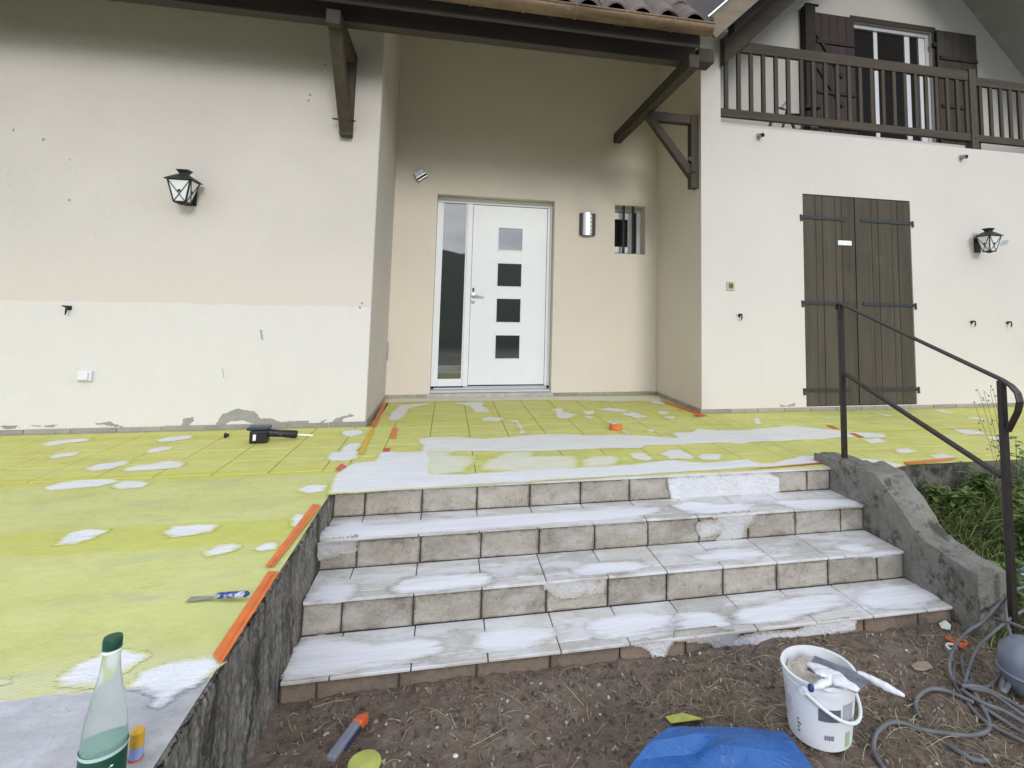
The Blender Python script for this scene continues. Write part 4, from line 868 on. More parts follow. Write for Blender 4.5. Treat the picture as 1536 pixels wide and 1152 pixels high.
rs(2, [(1150,600),(1250,590),(1380,585),(1380,610),(1220,640)], 'filler_lilac', *A_)
# orange tape
def tape(pts, mat='tape', z=.0035, name='tape_strip'):
    A = [at(x, y, 'z', z) for x, y in pts]; m = MB(); n = max(3, int((A[3]-A[0]).length/.02)); vs = []; fs = []; k = 4
    for i in range(n+1):
        a = A[0].lerp(A[3], i/n); b = A[1].lerp(A[2], i/n)
        for j in range(k+1):
            p = a.lerp(b, j/k); q = noise.noise(p*26); e = (1 if j in (0, k) else 0)
            vs.append(p + (b-a).normalized()*e*(.0022*noise.noise(p*45)) + Vector((0, 0, .0006 + .0012*q + .0016*e*max(0, noise.noise(p*13)))))
    for i in range(n):
        for j in range(k): fs.append((i*(k+1)+j, i*(k+1)+j+1, (i+1)*(k+1)+j+1, (i+1)*(k+1)+j))
    m.add(vs, fs); return m.build(name, M[mat], slab, smooth='all')
T4 = (300, 700, 3.84)
for q in ([(652,212),(698,222),(425,572),(375,575)], [(395,602),(460,605),(120,1140),(75,1080)]):
    q = zm(*T4, q); tape(q)
    a = [(q[0][0]*.55+q[1][0]*.45, q[0][1]*.55+q[1][1]*.45), (q[0][0]*.45+q[1][0]*.55, q[0][1]*.45+q[1][1]*.55), (q[3][0]*.35+q[2][0]*.65, q[3][1]*.35+q[2][1]*.65), (q[3][0]*.48+q[2][0]*.52, q[3][1]*.48+q[2][1]*.52)]
    tape(a, 'tape', .0052, 'tape_fold')
tape([(575,603),(580.5,604),(564,640),(556,640)]); tape([(556,642),(563,641),(545,682),(537,680)], 'tape_yellow'); tape(zm(560, 590, 5.12, [(145,264),(190,262),(172,347),(132,345)])); tape(zm(560, 590, 5.12, [(80,422),(132,420),(122,447),(68,447)]), 'tape_red')
tape([(503,704),(512,695),(521,700),(509,707)], 'tape_red'); tape([(989,601),(994,601),(1054,619.5),(1052,624)]); tape([(1038,623),(1054,621.5),(1061,623.5),(1046,625.5)], 'tape_red')
tape([(1238,637.5),(1246,638),(1259,642.5),(1251,643)], 'tape'); tape([(1273,649.5),(1283,650),(1297,656),(1288,656)], 'tape'); tape([(1356,693),(1432,686.5),(1430,690),(1362,697.5)], 'tape')
tape([(1090,707),(1180,698.5),(1236,693),(1236,695),(1182,701),(1092,709)], 'tape_red', .0042)
# ------------------------------------------------------------------ stringer wall right of the steps
def stringer():
    root = empty('stringer_wall', (3.02, -2.1, GZ), 'grey sloping concrete stringer wall on the right side of the steps', 'wall')
    prof = [(-1.44, .045), (-1.60, .055), (-1.90, .068), (-1.985, .055), (-2.06, .0), (-2.16, -.085), (-2.255, -.158), (-2.33, -.178), (-2.5, -.196), (-2.572, -.205)]
    ys = np.array([p[0] for p in prof][::-1]); zs = np.array([p[1] for p in prof][::-1]); n = 90; m = MB(); vs = []; fs = []; cols = []
    cross = [(0, 1.), (0, .75), (0, .5), (0, .3), (0, .15), (0, .05), (.02, 0), (.1, 0), (.25, 0), (.4, 0), (.55, 0), (.7, 0), (.85, 0), (.96, 0), (1, .05), (1, .2), (1, .5), (1, 1.)]
    w = .178; k = len(cross)
    for j in range(n):
        y = -1.44-1.132*j/(n-1); zt = float(np.interp(y, ys, zs))
        for a, b in cross:
            z = zt-(zt+.62)*b; nn = noise.noise(Vector((y*14, z*14, a*5)))*.006+noise.noise(Vector((y*45, z*45+a*9, 3)))*.003
            vs.append((XS1+.001+a*w + (nn if a in (0, 1) else nn*.3), y, z+(nn*1.6 if b == 0 else 0) + (.02*(a-.0) if b == 0 and y < -1.8 and y > -2.2 else 0)))
    for j in range(n-1):
        for i in range(k-1): a = j*k+i; fs.append((a, a+1, a+k+1, a+k))
    fs += [tuple(range((n-1)*k, n*k)), tuple(range(k))[::-1]]
    m.add(vs, fs); m.build('body', M['concrete'], root, smooth=True)
stringer()
# rough stone edge of the terrace right of the stringer
def edge_face():
    root = empty('terrace_edge_wall', (5, -P, GZ), 'rough mossy stone edge of the terrace behind the railing', 'wall'); m = MB(); nx, nz_ = 260, 26; vs = []; fs = []
    for i in range(nx):
        x = 3.08+5*i/(nx-1)
        for j in range(nz_):
            z = -.012-.6*j/(nz_-1); big = noise.noise(Vector((x*3.5, z*5, 0))); 
            vs.append((x, -P - .008 - .030*big*min(1, j/3) - .02*noise.noise(Vector((x*11, z*11, 4)))*min(1, j/3) + (.05*max(0, (-.13-z)/.2)), z))
    for i in range(nx-1):
        for j in range(nz_-1): a = i*nz_+j; fs.append((a, a+1, a+nz_+1, a+nz_))
    m.add(vs, fs); m.build('stone_face', M['stone_face'], root, smooth='all')
edge_face()
# ------------------------------------------------------------------ hand rail
def handrail():
    X = 3.03; root = empty('hand_rail', (X, -2.1, GZ), 'black iron hand rail with two posts on the stringer wall', 'railing')
    y1, y2 = -1.60, -2.635; z1, z2 = 1.0, .655
    m = MB(); m.box(X-.0145, X+.0145, y1-.007, y1+.019, .03, z1-.006); m.build('post', M['iron_rail'], root, bevel=.003)
    m = MB(); m.box(X-.0145, X+.0145, y2-.013, y2+.013, -.62, z2-.006); m.build('post', M['iron_rail'], root, bevel=.003)
    def flat(pts, w, t, name):
        mm = MB(); vs = []; fs = []; pts = [Vector(p) for p in pts]
        for i, p in enumerate(pts):
            tv = (pts[min(i+1, len(pts)-1)]-pts[max(i-1, 0)]).normalized(); nn = tv.cross(Vector((1, 0, 0))).normalized()
            vs += [p+Vector((-w/2, 0, 0))-nn*t/2, p+Vector((w/2, 0, 0))-nn*t/2, p+Vector((w/2, 0, 0))+nn*t/2, p+Vector((-w/2, 0, 0))+nn*t/2]
        for i in range(len(pts)-1):
            for k in range(4): fs.append((4*i+k, 4*i+(k+1) % 4, 4*i+4+(k+1) % 4, 4*i+4+k))
        fs += [(3, 2, 1, 0), tuple(range(4*len(pts)-4, 4*len(pts)))]; mm.add(vs, fs); mm.build(name, M['iron_rail'], root, bevel=.003)
    dz = (z2-z1)/(y2-y1)
    curl = [(X, y1+.035, z1-.035), (X, y1+.034, z1-.01), (X, y1+.022, z1+.003), (X, y1, z1)]
    end = [(X, y2, z2), (X, y2-.045, z2-.022), (X, y2-.072, z2-.05), (X, y2-.080, z2-.085), (X, y2-.068, z2-.13), (X, y2-.018, z2-.225)]
    flat(curl+end, .036, .010, 'top_rail')
    lz = .56; flat([(X, y1, lz+.012), (X, y2+.016, lz+.012+dz*(y2-y1)*1.0)], .034, .014, 'lower_rail')
handrail()
# ------------------------------------------------------------------ bucket with filler and tools
def bucket():
    C = Vector((1.865, -2.932, GZ+.004)); H = .205; rb, rt = .098, .115
    root = empty('bucket', C, 'white plastic filler bucket with swing handle on the earth', 'bucket')
    m = MB(); m.lathe([(rb-.006, 0), (rb, .006), (rb+.0145, H-.035), (rb+.0145, H-.034), (rt, H-.032), (rt, H-.022), (rt-.003, H-.02), (rt-.003, H-.010), (rt+.004, H-.008), (rt+.004, H), (rt-.005, H), (rt-.006, H-.03), (rb-.004, .03)], C, 48, cap=False)
    m.lathe([(rb-.006, 0), (.001, .002)], C, 48); m.build('body', M['plastic_white'], root, smooth=True)
    # filler paste, lumpy
    m = MB(); n = 36; k = 12; vs = [C+Vector((0, 0, H-.075))]; fs = []
    for j in range(1, k+1):
        for i in range(n):
            a = 2*math.pi*i/n; r = (rt-.010)*j/k; p = Vector((r*math.cos(a), r*math.sin(a), 0)); z = H-.07+.022*noise.noise(p*28)+.012*noise.noise(p*70)+(.035*(j/k)**3)
            vs.append(C+p+Vector((0, 0, z)))
    for i in range(n): fs.append((0, 1+i, 1+(i+1) % n))
    for j in range(k-1):
        for i in range(n): fs.append((1+j*n+i, 1+j*n+(i+1) % n, 1+(j+1)*n+(i+1) % n, 1+(j+1)*n+i))
    m.add(vs, fs); m.build('filler_paste', plain('paste', (.52, .46, .38), .85, var=.25, scale=40, bump=.004), root, smooth='all')
    # swing handle hanging to the front
    m = MB(); pts = []
    for i in range(19):
        a = math.pi*i/18; th = math.radians(-58); ax = Vector((math.cos(th+math.pi/2)*1, math.sin(th+math.pi/2), 0)); out_ = Vector((math.cos(th), math.sin(th), 0))
        pts.append(C+Vector((0, 0, H-.025)) + ax*(rt+.006)*math.cos(a) + out_*(math.sin(a)*(rt+.010)) + Vector((0, 0, -.085*math.sin(a)**1.2)))
    m.tube(pts, .0055, 8)
    for p in (pts[0], pts[-1]): m.lathe([(.012, -.006), (.012, .006)], p, 12, tuple((p-C-Vector((0, 0, H-.025))).normalized()))
    m.build('handle', M['plastic_white'], root, smooth=True)
    # printed label: band pieces just off the surface
    def band(a0, a1, z0, z1, mat, off=.0008, name='print'):
        mm = MB(); vs = []; fs = []; n = max(3, int(abs(a1-a0)/.06)); 
        for i in range(n+1):
            a = a0+(a1-a0)*i/n
            for z in (z0, z1): r = rb + .0145*(z-.006)/(H-.041) + off; vs.append(C+Vector((r*math.cos(a), r*math.sin(a), z)))
        for i in range(n): fs.append((2*i, 2*i+2, 2*i+3, 2*i+1))
        mm.add(vs, fs); mm.build(name, mat, root, smooth='all', fix=False)
    ink = plain('print_grey', (.12, .13, .16), .5); pale = plain('print_pale', (.36, .38, .43), .5); grn = plain('print_green', (.35, .48, .30), .5)
    g = lambda d: math.radians(d)
    band(g(-127), g(-90), .098, .137, ink); band(g(-86), g(-62), .092, .15, pale); band(g(-118), g(-101), .040, .056, pale, .0006); band(g(-78), g(-66), .015, .06, grn)
    for k in range(9): band(g(-200), g(-200+random.uniform(12, 28)), .145-.011*k, .148-.011*k, pale)
    for k in range(4): band(g(-165), g(-165+random.uniform(3, 9)), .07-.012*k, .076-.012*k, ink)
    for k in range(5): band(g(-117+3.2*k), g(-115.6+3.2*k), .042+.003*(k%2), .054, ink, .0014)
    top = C+Vector((0, 0, H))
    # plasterer's trowel lying across the rim
    pl = plain('plaster_crust', (.66, .67, .70), .9, var=.14, scale=30, bump=.006)
    t = empty('trowel', top+Vector((.04, .02, .004)), 'plaster-caked trowel lying across the rim of the white bucket', 'trowel'); z = top.z
    A = at(1222, 984, 'z', z+.012); B = at(1288, 1010, 'z', z+.012); Cc = at(1306, 1024, 'z', z+.012); E_ = at(1284, 1040, 'z', z+.010); G_ = at(1210, 1005, 'z', z-.002)
    m = MB(); m.prism([A, B, Cc, E_, G_], (0, 0, .002)); m.build('blade', plain('trowel_steel', (.19, .20, .24), .45, .5, .4, var=.3, scale=25), t)
    def crust(p, q, w, h, seed, name, mat, par):
        p, q = Vector(p), Vector(q); d = (q-p); dn = d.normalized(); s = dn.cross(Vector((0, 0, 1))).normalized(); mm = MB(); vs = []; fs = []; n, k = 26, 12
        for i in range(n):
            u_ = i/(n-1); c = p+d*u_; e = math.sin(math.pi*min(1, max(0, u_*.94+.03)))**.45
            for j in range(k):
                a = 2*math.pi*j/k; rr = 1+.35*noise.noise(Vector((u_*7, math.cos(a)*1.3, math.sin(a)*1.3+seed)))
                vs.append(c + (s*math.cos(a)*w + Vector((0, 0, 1))*math.sin(a)*h)*rr*e)
        for i in range(n-1):
            for j in range(k): fs.append((i*k+j, i*k+(j+1) % k, (i+1)*k+(j+1) % k, (i+1)*k+j))
        fs += [tuple(range(k))[::-1], tuple(range((n-1)*k, n*k))]; mm.add(vs, fs); return mm.build(name, mat, par, smooth='all')
    crust(at(1212, 995, 'z', z+.010), at(1288, 1036, 'z', z+.012), .030, .012, 3, 'plaster_crust', pl, t)
    crust(at(1222, 1008, 'z', z+.016), at(1262, 1012, 'z', z+.016), .024, .008, 8, 'plaster_crust', pl, t)
    crust(at(1286, 1008, 'z', z+.014), at(1357, 1044, 'z', z+.004), .013, .011, 5, 'handle', pl, t)
    for a0 in (-2.2, -1.2, .5, 2.4):
        p_ = C+Vector(((rt+.002)*math.cos(a0), (rt+.002)*math.sin(a0), H-.004)); q_ = C+Vector(((rt+.002)*math.cos(a0+.35), (rt+.002)*math.sin(a0+.35), H-.006)); crust(p_, q_, .006, .006, a0, 'filler_smear', pl, root)
    k_ = empty('filling_knife', at(1222, 1030, 'z', z), 'short blue-ended filling knife caked in plaster on the bucket rim', 'filling knife')
    crust(at(1219, 1032, 'z', z+.012), at(1252, 1018, 'z', z+.008), .013, .011, 1, 'handle', pl, k_)
    e = at(1217, 1032, 'z', z+.012); m = MB(); m.lathe([(.002, -.006), (.011, -.003), (.012, .004), (.009, .008)], e, 14, (-.8, .1, .3)); m.build('handle_end', M['blue_dark'], k_, smooth=True)
    crust(at(1250, 1019, 'z', z+.008), at(1282, 1036, 'z', z+.006), .020, .004, 2, 'blade', pl, k_)
bucket()
# ------------------------------------------------------------------ blue plastic sack
def film():
    t = NT('blue_film', .36, .5); p = t.pos(); n = t.noise(p, 13, 6, .6, dist=1.6); t.color(t.ramp(t.noise(p, 7, 5), [(.3, (.013, .085, .29, 1)), (.7, (.022, .125, .38, 1))]))
    r_ = t.math('ABSOLUTE', t.math('SUBTRACT', n, .5)); t.bump(r_, .022, .75); return t.m
def sack():
    root = empty('blue_sack', (1.45, -3.1, GZ), 'crumpled bright blue plastic sack at the bottom edge', 'sack')
    Pt = lambda x, y, Y: at(x, y, 'y', Y)
    g = [[Pt(1002,1091,-2.98), Pt(1060,1089,-2.97), Pt(1120,1092,-2.97), Pt(1178,1098,-2.98)],
         [Pt(975,1112,-3.03), Pt(1045,1100,-3.02), Pt(1112,1103,-3.02), Pt(1190,1112,-3.03)],
         [Pt(952,1140,-3.07), Pt(1046,1130,-3.055), Pt(1078,1117,-3.085), Pt(1205,1130,-3.06)],
         [Pt(938,1165,-3.12), Pt(1035,1160,-3.13), Pt(1098,1158,-3.115), Pt(1226,1160,-3.12)],
         [Pt(930,1195,-3.2), Pt(1030,1200,-3.2), Pt(1100,1200,-3.22), Pt(1235,1195,-3.2)]]
    vs = [p for r in g for p in r]; fs = [(j*4+i, j*4+i+1, j*4+i+5, j*4+i+4) for j in range(4) for i in range(3)]
    # skirt down to the ground, all round
    ring = [0, 1, 2, 3, 7, 11, 15, 19, 18, 17, 16, 12, 8, 4]; ctr = sum((vs[i] for i in ring), Vector())/len(ring); b = len(vs)
    for i in ring: p = vs[i]; o = (p-ctr); o.z = 0; vs.append(Vector((p.x+o.x*.10, p.y+o.y*.12, GZ-.01)))
    n = len(ring)
    for k in range(n): fs.append((ring[k], ring[(k+1) % n], b+(k+1) % n, b+k))
    m = MB(); m.add(vs, fs); o = m.build('film', film(), root)
    s = o.modifiers.new('s', 'SUBSURF'); s.subdivision_type = 'SIMPLE'; s.levels = s.render_levels = 4
    tx = bpy.data.textures.new('crumple', 'STUCCI'); tx.noise_scale = .06
    d = o.modifiers.new('d', 'DISPLACE'); d.texture = tx; d.strength = .0035; d.texture_coords = 'LOCAL'; d.mid_level = .5
sack()
# scraps and small things on the earth
def gz(x, y): return ground_z(x, y)
def onground(px, py, dz=0):
    p = at(px, py, 'z', GZ); p.z = gz(p.x, p.y)+dz; return p
scrapm = plain('membrane_scrap', (.40, .42, .10), .75, var=.2)
m = MB(); q = [onground(998, 1079, .012), onground(1050, 1081, .006), onground(1055, 1092, .02), onground(1006, 1093, .015)]; q.insert(1, (q[0]+q[1])/2+Vector((0, 0, .014))); m.prism(q, (0, 0, .002)); o = m.build('membrane_scrap', scrapm); tag(o, 'torn yellow-green membrane scrap behind the blue sack', 'scrap')
m = MB(); c = onground(546, 1153, .004); m.lathe([(.0, .0), (.046, .0), (.05, .006), (.046, .014), (.02, .017), (0, .015)], c, 40); o = m.build('membrane_roll', scrapm, smooth=True); tag(o, 'flat yellow-green membrane roll end under the orange-tipped tool', 'roll')
def cutter():
    p0 = onground(494, 1165, .05); p1 = onground(533, 1108, .045); p2 = onground(549, 1084, .035); root = empty('cutter', onground(520, 1125), 'grey-blue handled cutter with bright orange tip on the earth', 'cutter'); d = (p1-p0)
    m = MB(); m.bar(p0, p1, .030, .020); m.build('handle', plain('grey_blue_grip', (.17, .19, .24), .5), root, bevel=.006)
    m = MB(); m.bar(p0+d*.35-Vector((-.012, 0, .008)), p1+Vector((.012, 0, -.010)), .018, .014); m.build('grip_underside', plain('navy', (.02, .025, .06), .5), root, bevel=.004)
    m = MB(); s = (p2-p1).normalized().cross(Vector((0, 0, 1))).normalized(); a = [p1-s*.017, p1+s*.019, p1+(p2-p1)*.7+s*.02, p2+s*.002, p1+(p2-p1)*.55-s*.018]; a = [v-Vector((0, 0, .018)) for v in a]; m.prism(a, (0, 0, .030)); m.build('tip', M['orange'], root, bevel=.007)
cutter()
def scissors():
    c = onground(1432, 968, .012); root = empty('scissors', c, 'orange and white handled scissors beside the hose', 'scissors'); wh = plain('white_grip', (.7, .66, .62), .5)
    for (px, py, px2, py2, mt) in ((1427, 972, 1440, 968, wh), (1443, 969, 1452, 976, M['orange'])):
        c = onground(px, py, .014); m = MB(); pts = [c+Vector((.020*math.cos(a), .013*math.sin(a), .004*math.sin(a))) for a in np.linspace(0, 2*math.pi, 20)]; m.tube(pts, .0055, 8, cap=False); m.build('grip', mt, root, smooth=True)
    m = MB(); m.bar(onground(1419, 961, .014), onground(1446, 976, .012), .014, .010); m.build('shank', M['orange'], root, bevel=.003)
    m = MB(); m.bar(onground(1446, 976, .010), onground(1470, 992, .008), .010, .003); m.build('blade', M['steel'], root)
scissors()
m = MB(); q = [onground(1408, 935, .006), onground(1418, 933, .012), onground(1427, 939, .008), onground(1425, 945, .004), onground(1412, 942, .004)]; m.prism(q, (0, 0, .006)); o = m.build('paper_scrap', plain('paper', (.62, .66, .60), .8), bevel=.002); tag(o, 'crumpled white scrap below the corner of the bottom step', 'scrap')
m = MB(); q = [onground(1366, 1001, .008), onground(1376, 996, .016), onground(1392, 997, .014), onground(1400, 1003, .006), onground(1385, 1007, .006), onground(1372, 1006, .006)]; m.prism(q, (0, 0, .006)); o = m.build('wood_chip', plain('dry_bark', (.26, .20, .155), .9, var=.3), bevel=.003); tag(o, 'pale dry bark chip on the earth between bucket and hose', 'wood chip')
def foil():
    c = onground(1531, 897, .05); bm = bmesh.new(); bmesh.ops.create_icosphere(bm, subdivisions=4, radius=.05)
    for v in bm.verts: v.co += v.co*.55*noise.noise(v.co*38) + v.co*.25*noise.noise(v.co*95); v.co.z *= .75
    me = bpy.data.meshes.new('crumpled_wrapper'); bm.to_mesh(me); bm.free(); t = NT('wrapper', .3, .5); t.color(t.ramp(t.noise(t.obj(), 26, 4), [(.42, (.05, .10, .20, 1)), (.55, (.5, .58, .66, 1)), (.7, (.75, .78, .82, 1))])); me.materials.append(t.m)
    tag(link('crumpled_wrapper', me, None, c), 'crumpled blue and silver wrapper at the right edge by the rail post', 'wrapper')
foil()
# ------------------------------------------------------------------ hose coil and grey tub at the right edge
def spline(pts, n=10):
    P_ = [Vector(p) for p in pts]; o = []
    for i in range(len(P_)-1):
        a, b, c, d = P_[max(i-1, 0)], P_[i], P_[i+1], P_[min(i+2, len(P_)-1)]
        for k in range(n): t = k/n; o.append(.5*((2*b)+(c-a)*t+(2*a-5*b+4*c-d)*t*t+(3*b-a-3*c+d)*t**3))
    return o+[P_[-1]]
H4 = lambda pts: zm(1376, 880, 4.2375, pts); H8 = lambda pts: zm(976, 740, 2.743, pts)
hosem = plain('grey_hose', (.12, .122, .13), .5, .4, var=.25, scale=12)
hose = empty('hose', onground(1420, 1060), 'tangled coil of grey hose on the straw at the lower right', 'hose')
def hs(pts, dz, r, nm='hose_loop'):
    z = dz if isinstance(dz, (list, tuple)) else [dz]*len(pts)
    m = MB(); m.tube(spline([onground(x, y, k) for (x, y), k in zip(pts, z)], 9), r, 8); m.build(nm, hosem, hose, smooth='all')
hs(H4([(720,240),(600,275),(430,372),(330,392),(250,450),(205,540),(230,610),(330,670)]), [.16,.15,.10,.075,.055,.035,.02,.014], 0.0070)
hs(H4([(640,250),(575,330),(590,480),(640,610),(720,720)]), [.16,.15,.14,.13,.12], 0.0067)
hs(H4([(500,380),(560,440),(640,490),(740,540)]), [.12,.14,.15,.15], 0.0076)
hs(H4([(280,455),(295,560),(340,670),(400,770),(450,850),(458,905),(420,955),(330,975),(230,965),(100,940),(0,925)])+H8([(1040,968),(980,972),(930,1010),(918,1060),(935,1100),(965,1140)]), .013, 0.0072)
hs(H4([(340,640),(380,740),(430,800)]), .02, 0.0078)
hs(H4([(285,692),(345,745),(450,805),(560,850),(720,935)]), .026, 0.0076); hs(H4([(285,690),(400,718),(560,790),(720,890)]), .038, 0.0074)
hs(H4([(430,800),(560,880),(640,930),(740,990)]), .014, 0.0070); hs(H4([(560,640),(540,740),(560,760),(600,690),(650,720)]), .05, .009)
hs(H8([(1330,880),(1220,830),(1150,825),(1100,850),(1092,890),(1110,930)]), .012, 0.0072)
hs(H4([(200,1030),(280,1090),(360,1130),(460,1150)]), .012, 0.0078)
hs(H4([(720,330),(600,360),(480,400),(390,470),(330,560),(300,660)]), [.13,.11,.08,.05,.03,.015], .0066)
hs(H4([(330,560),(360,630),(450,650),(520,625),(560,590)]), [.012,.012,.012,.03,.06], .0062)
hs(H4([(260,640),(330,700),(470,760),(620,860),(740,920)]), [.02,.03,.04,.035,.03], .0064)
hs(H4([(240,480),(235,600),(300,720),(420,860),(600,960),(740,1040)]), .012, .0066)
def tub():
    c = onground(1541, 1045); C = c+Vector((.02, .0, .0)); root = empty('grey_tub', C, 'glossy blue-grey plastic tub at the right edge among the hose', 'tub'); t = plain('grey_tub_plastic', (.16, .18, .23), .28, .5, var=.12, scale=6)
    m = MB(); prof = [(.045, .0), (.060, .004), (.085, .04), (.098, .085), (.100, .12), (.090, .155), (.062, .185), (.030, .198), (.001, .2)]; m.lathe(prof, C, 36); o = m.build('body', t, root, smooth='all')
    for v in o.data.vertices: v.co += Vector((v.co.x, v.co.y, 0))*.08*noise.noise(v.co*14)
    m = MB(); pts = [C+Vector((.099*math.cos(a), .099*math.sin(a), .088)) for a in np.linspace(0, 2*math.pi, 40)]; m.tube(pts, .006, 8, cap=False); m.build('rim', t, root, smooth='all')
tub()
# ------------------------------------------------------------------ bottle on the terrace
def bottle():
    C = Vector((-.006, -3.40, -.009)); root = empty('bottle', C, 'frosted pale green bottle with dark green cap and label on the terrace', 'bottle')
    t = NT('frosted_green', .22, .4); t.color((.84, .91, .85, 1)); t.b.inputs['Transmission Weight'].default_value = .9; t.b.inputs['IOR'].default_value = 1.12
    prof = [(.001, .0), (.030, .0), (.038, .006), (.0395, .02), (.0395, .085), (.0385, .105), (.0368, .13), (.0335, .155), (.0285, .18), (.0225, .205), (.0178, .228), (.0150, .25), (.0140, .266), (.0138, .270), (.001, .271)]
    prof = [(r_*.94 if z_ < .25 else r_, z_) for r_, z_ in prof]; m = MB(); m.lathe(prof, C, 48); m.build('body', t.m, root, smooth='all')
    g = plain('dark_green_cap', (.012, .07, .04), .45, .4, var=.1)
    m = MB(); m.lathe([(.0148, .2715), (.0158, .273), (.0158, .288), (.0148, .292), (.001, .293)], C, 40); m.build('cap', g, root, smooth=True)
    m = MB(); m.lathe([(.0160, .2655), (.0163, .267), (.0163, .2695), (.0160, .2705)], C, 40, cap=False); m.build('cap_ring', M['lamp_glass'], root, smooth=True)
    m = MB(); m.lathe([(.0376, .018), (.0376, .094)], C, 48, cap=False); m.build('label_band', g, root, smooth='all')
    m = MB(); m.lathe([(.0379, .0915), (.0379, .098)], C, 48, cap=False); m.build('label_edge', plain('label_pale', (.45, .60, .55), .5), root, smooth='all')
    m = MB(); m.lathe([(.034, .004), (.034, .106), (.001, .106)], C, 36); m.build('water', plain('green_water', (.20, .36, .33), .2), root, smooth=True)
    cu = bpy.data.curves.new('t', 'FONT'); cu.body = 'IT'; cu.size = .030; cu.align_x = 'CENTER'; to = bpy.data.objects.new('t', cu); COL.objects.link(to)
    dg = bpy.context.evaluated_depsgraph_get(); me = bpy.data.meshes.new_from_object(to.evaluated_get(dg)); bpy.data.objects.remove(to)
    d = (CAM-C); ang = math.atan2(d.y, d.x)+.12
    for v in me.vertices: a = ang+v.co.x/.0380; v.co = Vector((.0383*math.cos(a), .0383*math.sin(a), v.co.y+.056))
    me.materials.clear(); me.materials.append(M['lamp_glass']); link('lettering', me, root)
bottle()
def tube_pack():
    c = at(203, 1142, 'z', -.009); c = Vector((c.x, c.y, -.009)); root = empty('small_tube', c, 'small yellow and blue tube standing behind the bottle', 'tube')
    c2 = c+Vector((0, 0, 0)); m = MB(); m.lathe([(.012, 0), (.0125, .03)], c2, 20); m.build('base', plain('blue_white', (.28, .36, .62), .5), root, smooth=True)
    m = MB(); m.lathe([(.0128, .0305), (.0128, .058), (.008, .064), (.001, .065)], c2, 20); m.build('top', plain('yellow', (.62, .36, .04), .5), root, smooth=True)
    m = MB(); m.lathe([(.0129, .004), (.0129, .009)], c2, 20, cap=False); m.build('red_band', M['orange'], root)
tube_pack()
def putty_knife():
    a, b, c = at(279, 906, 'z', .004), at(326, 896, 'z', .006), at(375, 893, 'z', .012); root = empty('putty_knife', (b.x, b.y, 0), 'putty knife with blue handle lying beside the orange tape', 'putty knife')
    dv = (c-b).normalized(); s = dv.cross(Vector((0, 0, 1))).normalized()
    m = MB(); a2 = b-dv*.088; m.prism([b+s*.006-dv*.004, b-s*.006-dv*.004, b-s*.010-dv*.03, a2-s*.012, a2+s*.016, b+s*.010-dv*.03], (0, 0, .0016)); m.build('blade', M['steel_dull'], root)
    m = MB(); n = 14; vs = []; fs = []; k = 10
    for i in range(n):
        u_ = i/(n-1); w = .0095+.0035*math.sin(u_*3.1)+.002*u_; e = min(1, (1-u_)*9+.15)**.5
        for j in range(k): an = 2*math.pi*j/k; vs.append(b+dv*(u_*.098)+s*math.cos(an)*w*e+Vector((0, 0, .005+math.sin(an)*.009*e)))
    for i in range(n-1):
        for j in range(k): fs.append((i*k+j, i*k+(j+1) % k, (i+1)*k+(j+1) % k, (i+1)*k+j))
    fs += [tuple(range(k)), tuple(range((n-1)*k, n*k))]; m.add(vs, fs)
    t = NT('blue_grip', .35, .45); t.color(t.ramp(t.noise(t.pos(), 55, 5), [(.52, (.015, .05, .19, 1)), (.60, (.45, .47, .55, 1))])); m.build('handle', t.m, root, smooth='all')
    m = MB(); m.bar(b-dv*.010+Vector((0, 0, .005)), b+dv*.004+Vector((0, 0, .005)), .016, .012); m.build('ferrule', M['steel'], root, bevel=.002)
putty_knife()
def power_tool():
    a = at(386, 666, 'z', 0); b = at(445, 653, 'z', 0); root = empty('cordless_tool', a, 'black cordless hand tool with white blade lying by the left wall', 'power tool')
    p0 = a+Vector((-.01, .04, .07)); q0 = at(446, 652, 'y', a.y+.10)
    d = (Vector((q0.x, q0.y, max(.035, q0.z)))-p0); 
    m = MB(); m.tube([p0, p0+d*.2, p0+d*.55, p0+d*.95, p0+d*1.0], [.032, .028, .024, .028, .022], 12); m.build('handle', M['plastic_black'], root, smooth=True)
    m = MB(); m.box(a.x-.055, a.x+.055, a.y-.0, a.y+.075, .0015, .085); m.build('battery', M['plastic_black'], root, bevel=.010)
    m = MB(); m.box(a.x-.075, a.x+.06, a.y-.005, a.y+.10, .0865, .108); m.build('battery_shoe', plain('navy_plastic', (.02, .035, .06), .4), root, bevel=.010)
    m = MB(); m.box(a.x-.030, a.x-.012, a.y-.0015, a.y-.0003, .022, .062); m.build('battery_label', M['lamp_glass'], root)
    e = p0+d; m = MB(); m.bar(e, e+d.normalized()*.10, .014, .010); m.build('blade', M['lamp_glass'], root, bevel=.002)
    for k in (.35, .6): m = MB(); c = p0+d*k+Vector((0, -.024, .004)); m.lathe([(.014, 0), (.012, .003), (.006, .003)], c, 16, (0, -1, .2)); m.build('switch_ring', M['hinge'], root)
power_tool()
c = at(341, 657, 'z', 0); m = MB(); m.lathe([(.016, 0), (.018, .008), (.012, .018), (.007, .030)], c+Vector((-.02, 0, .018)), 14, (1, .1, .05)); o = m.build('tool_bit', M['plastic_black'], smooth=True); tag(o, 'tiny black tool bit lying left of the cordless tool', 'tool bit')
c = at(925.5, 646, 'z', 0)+Vector((0, .04, .0015)); tr_ = empty('tape_roll', c, 'roll of orange tape lying flat on the membrane before the door', 'tape roll')
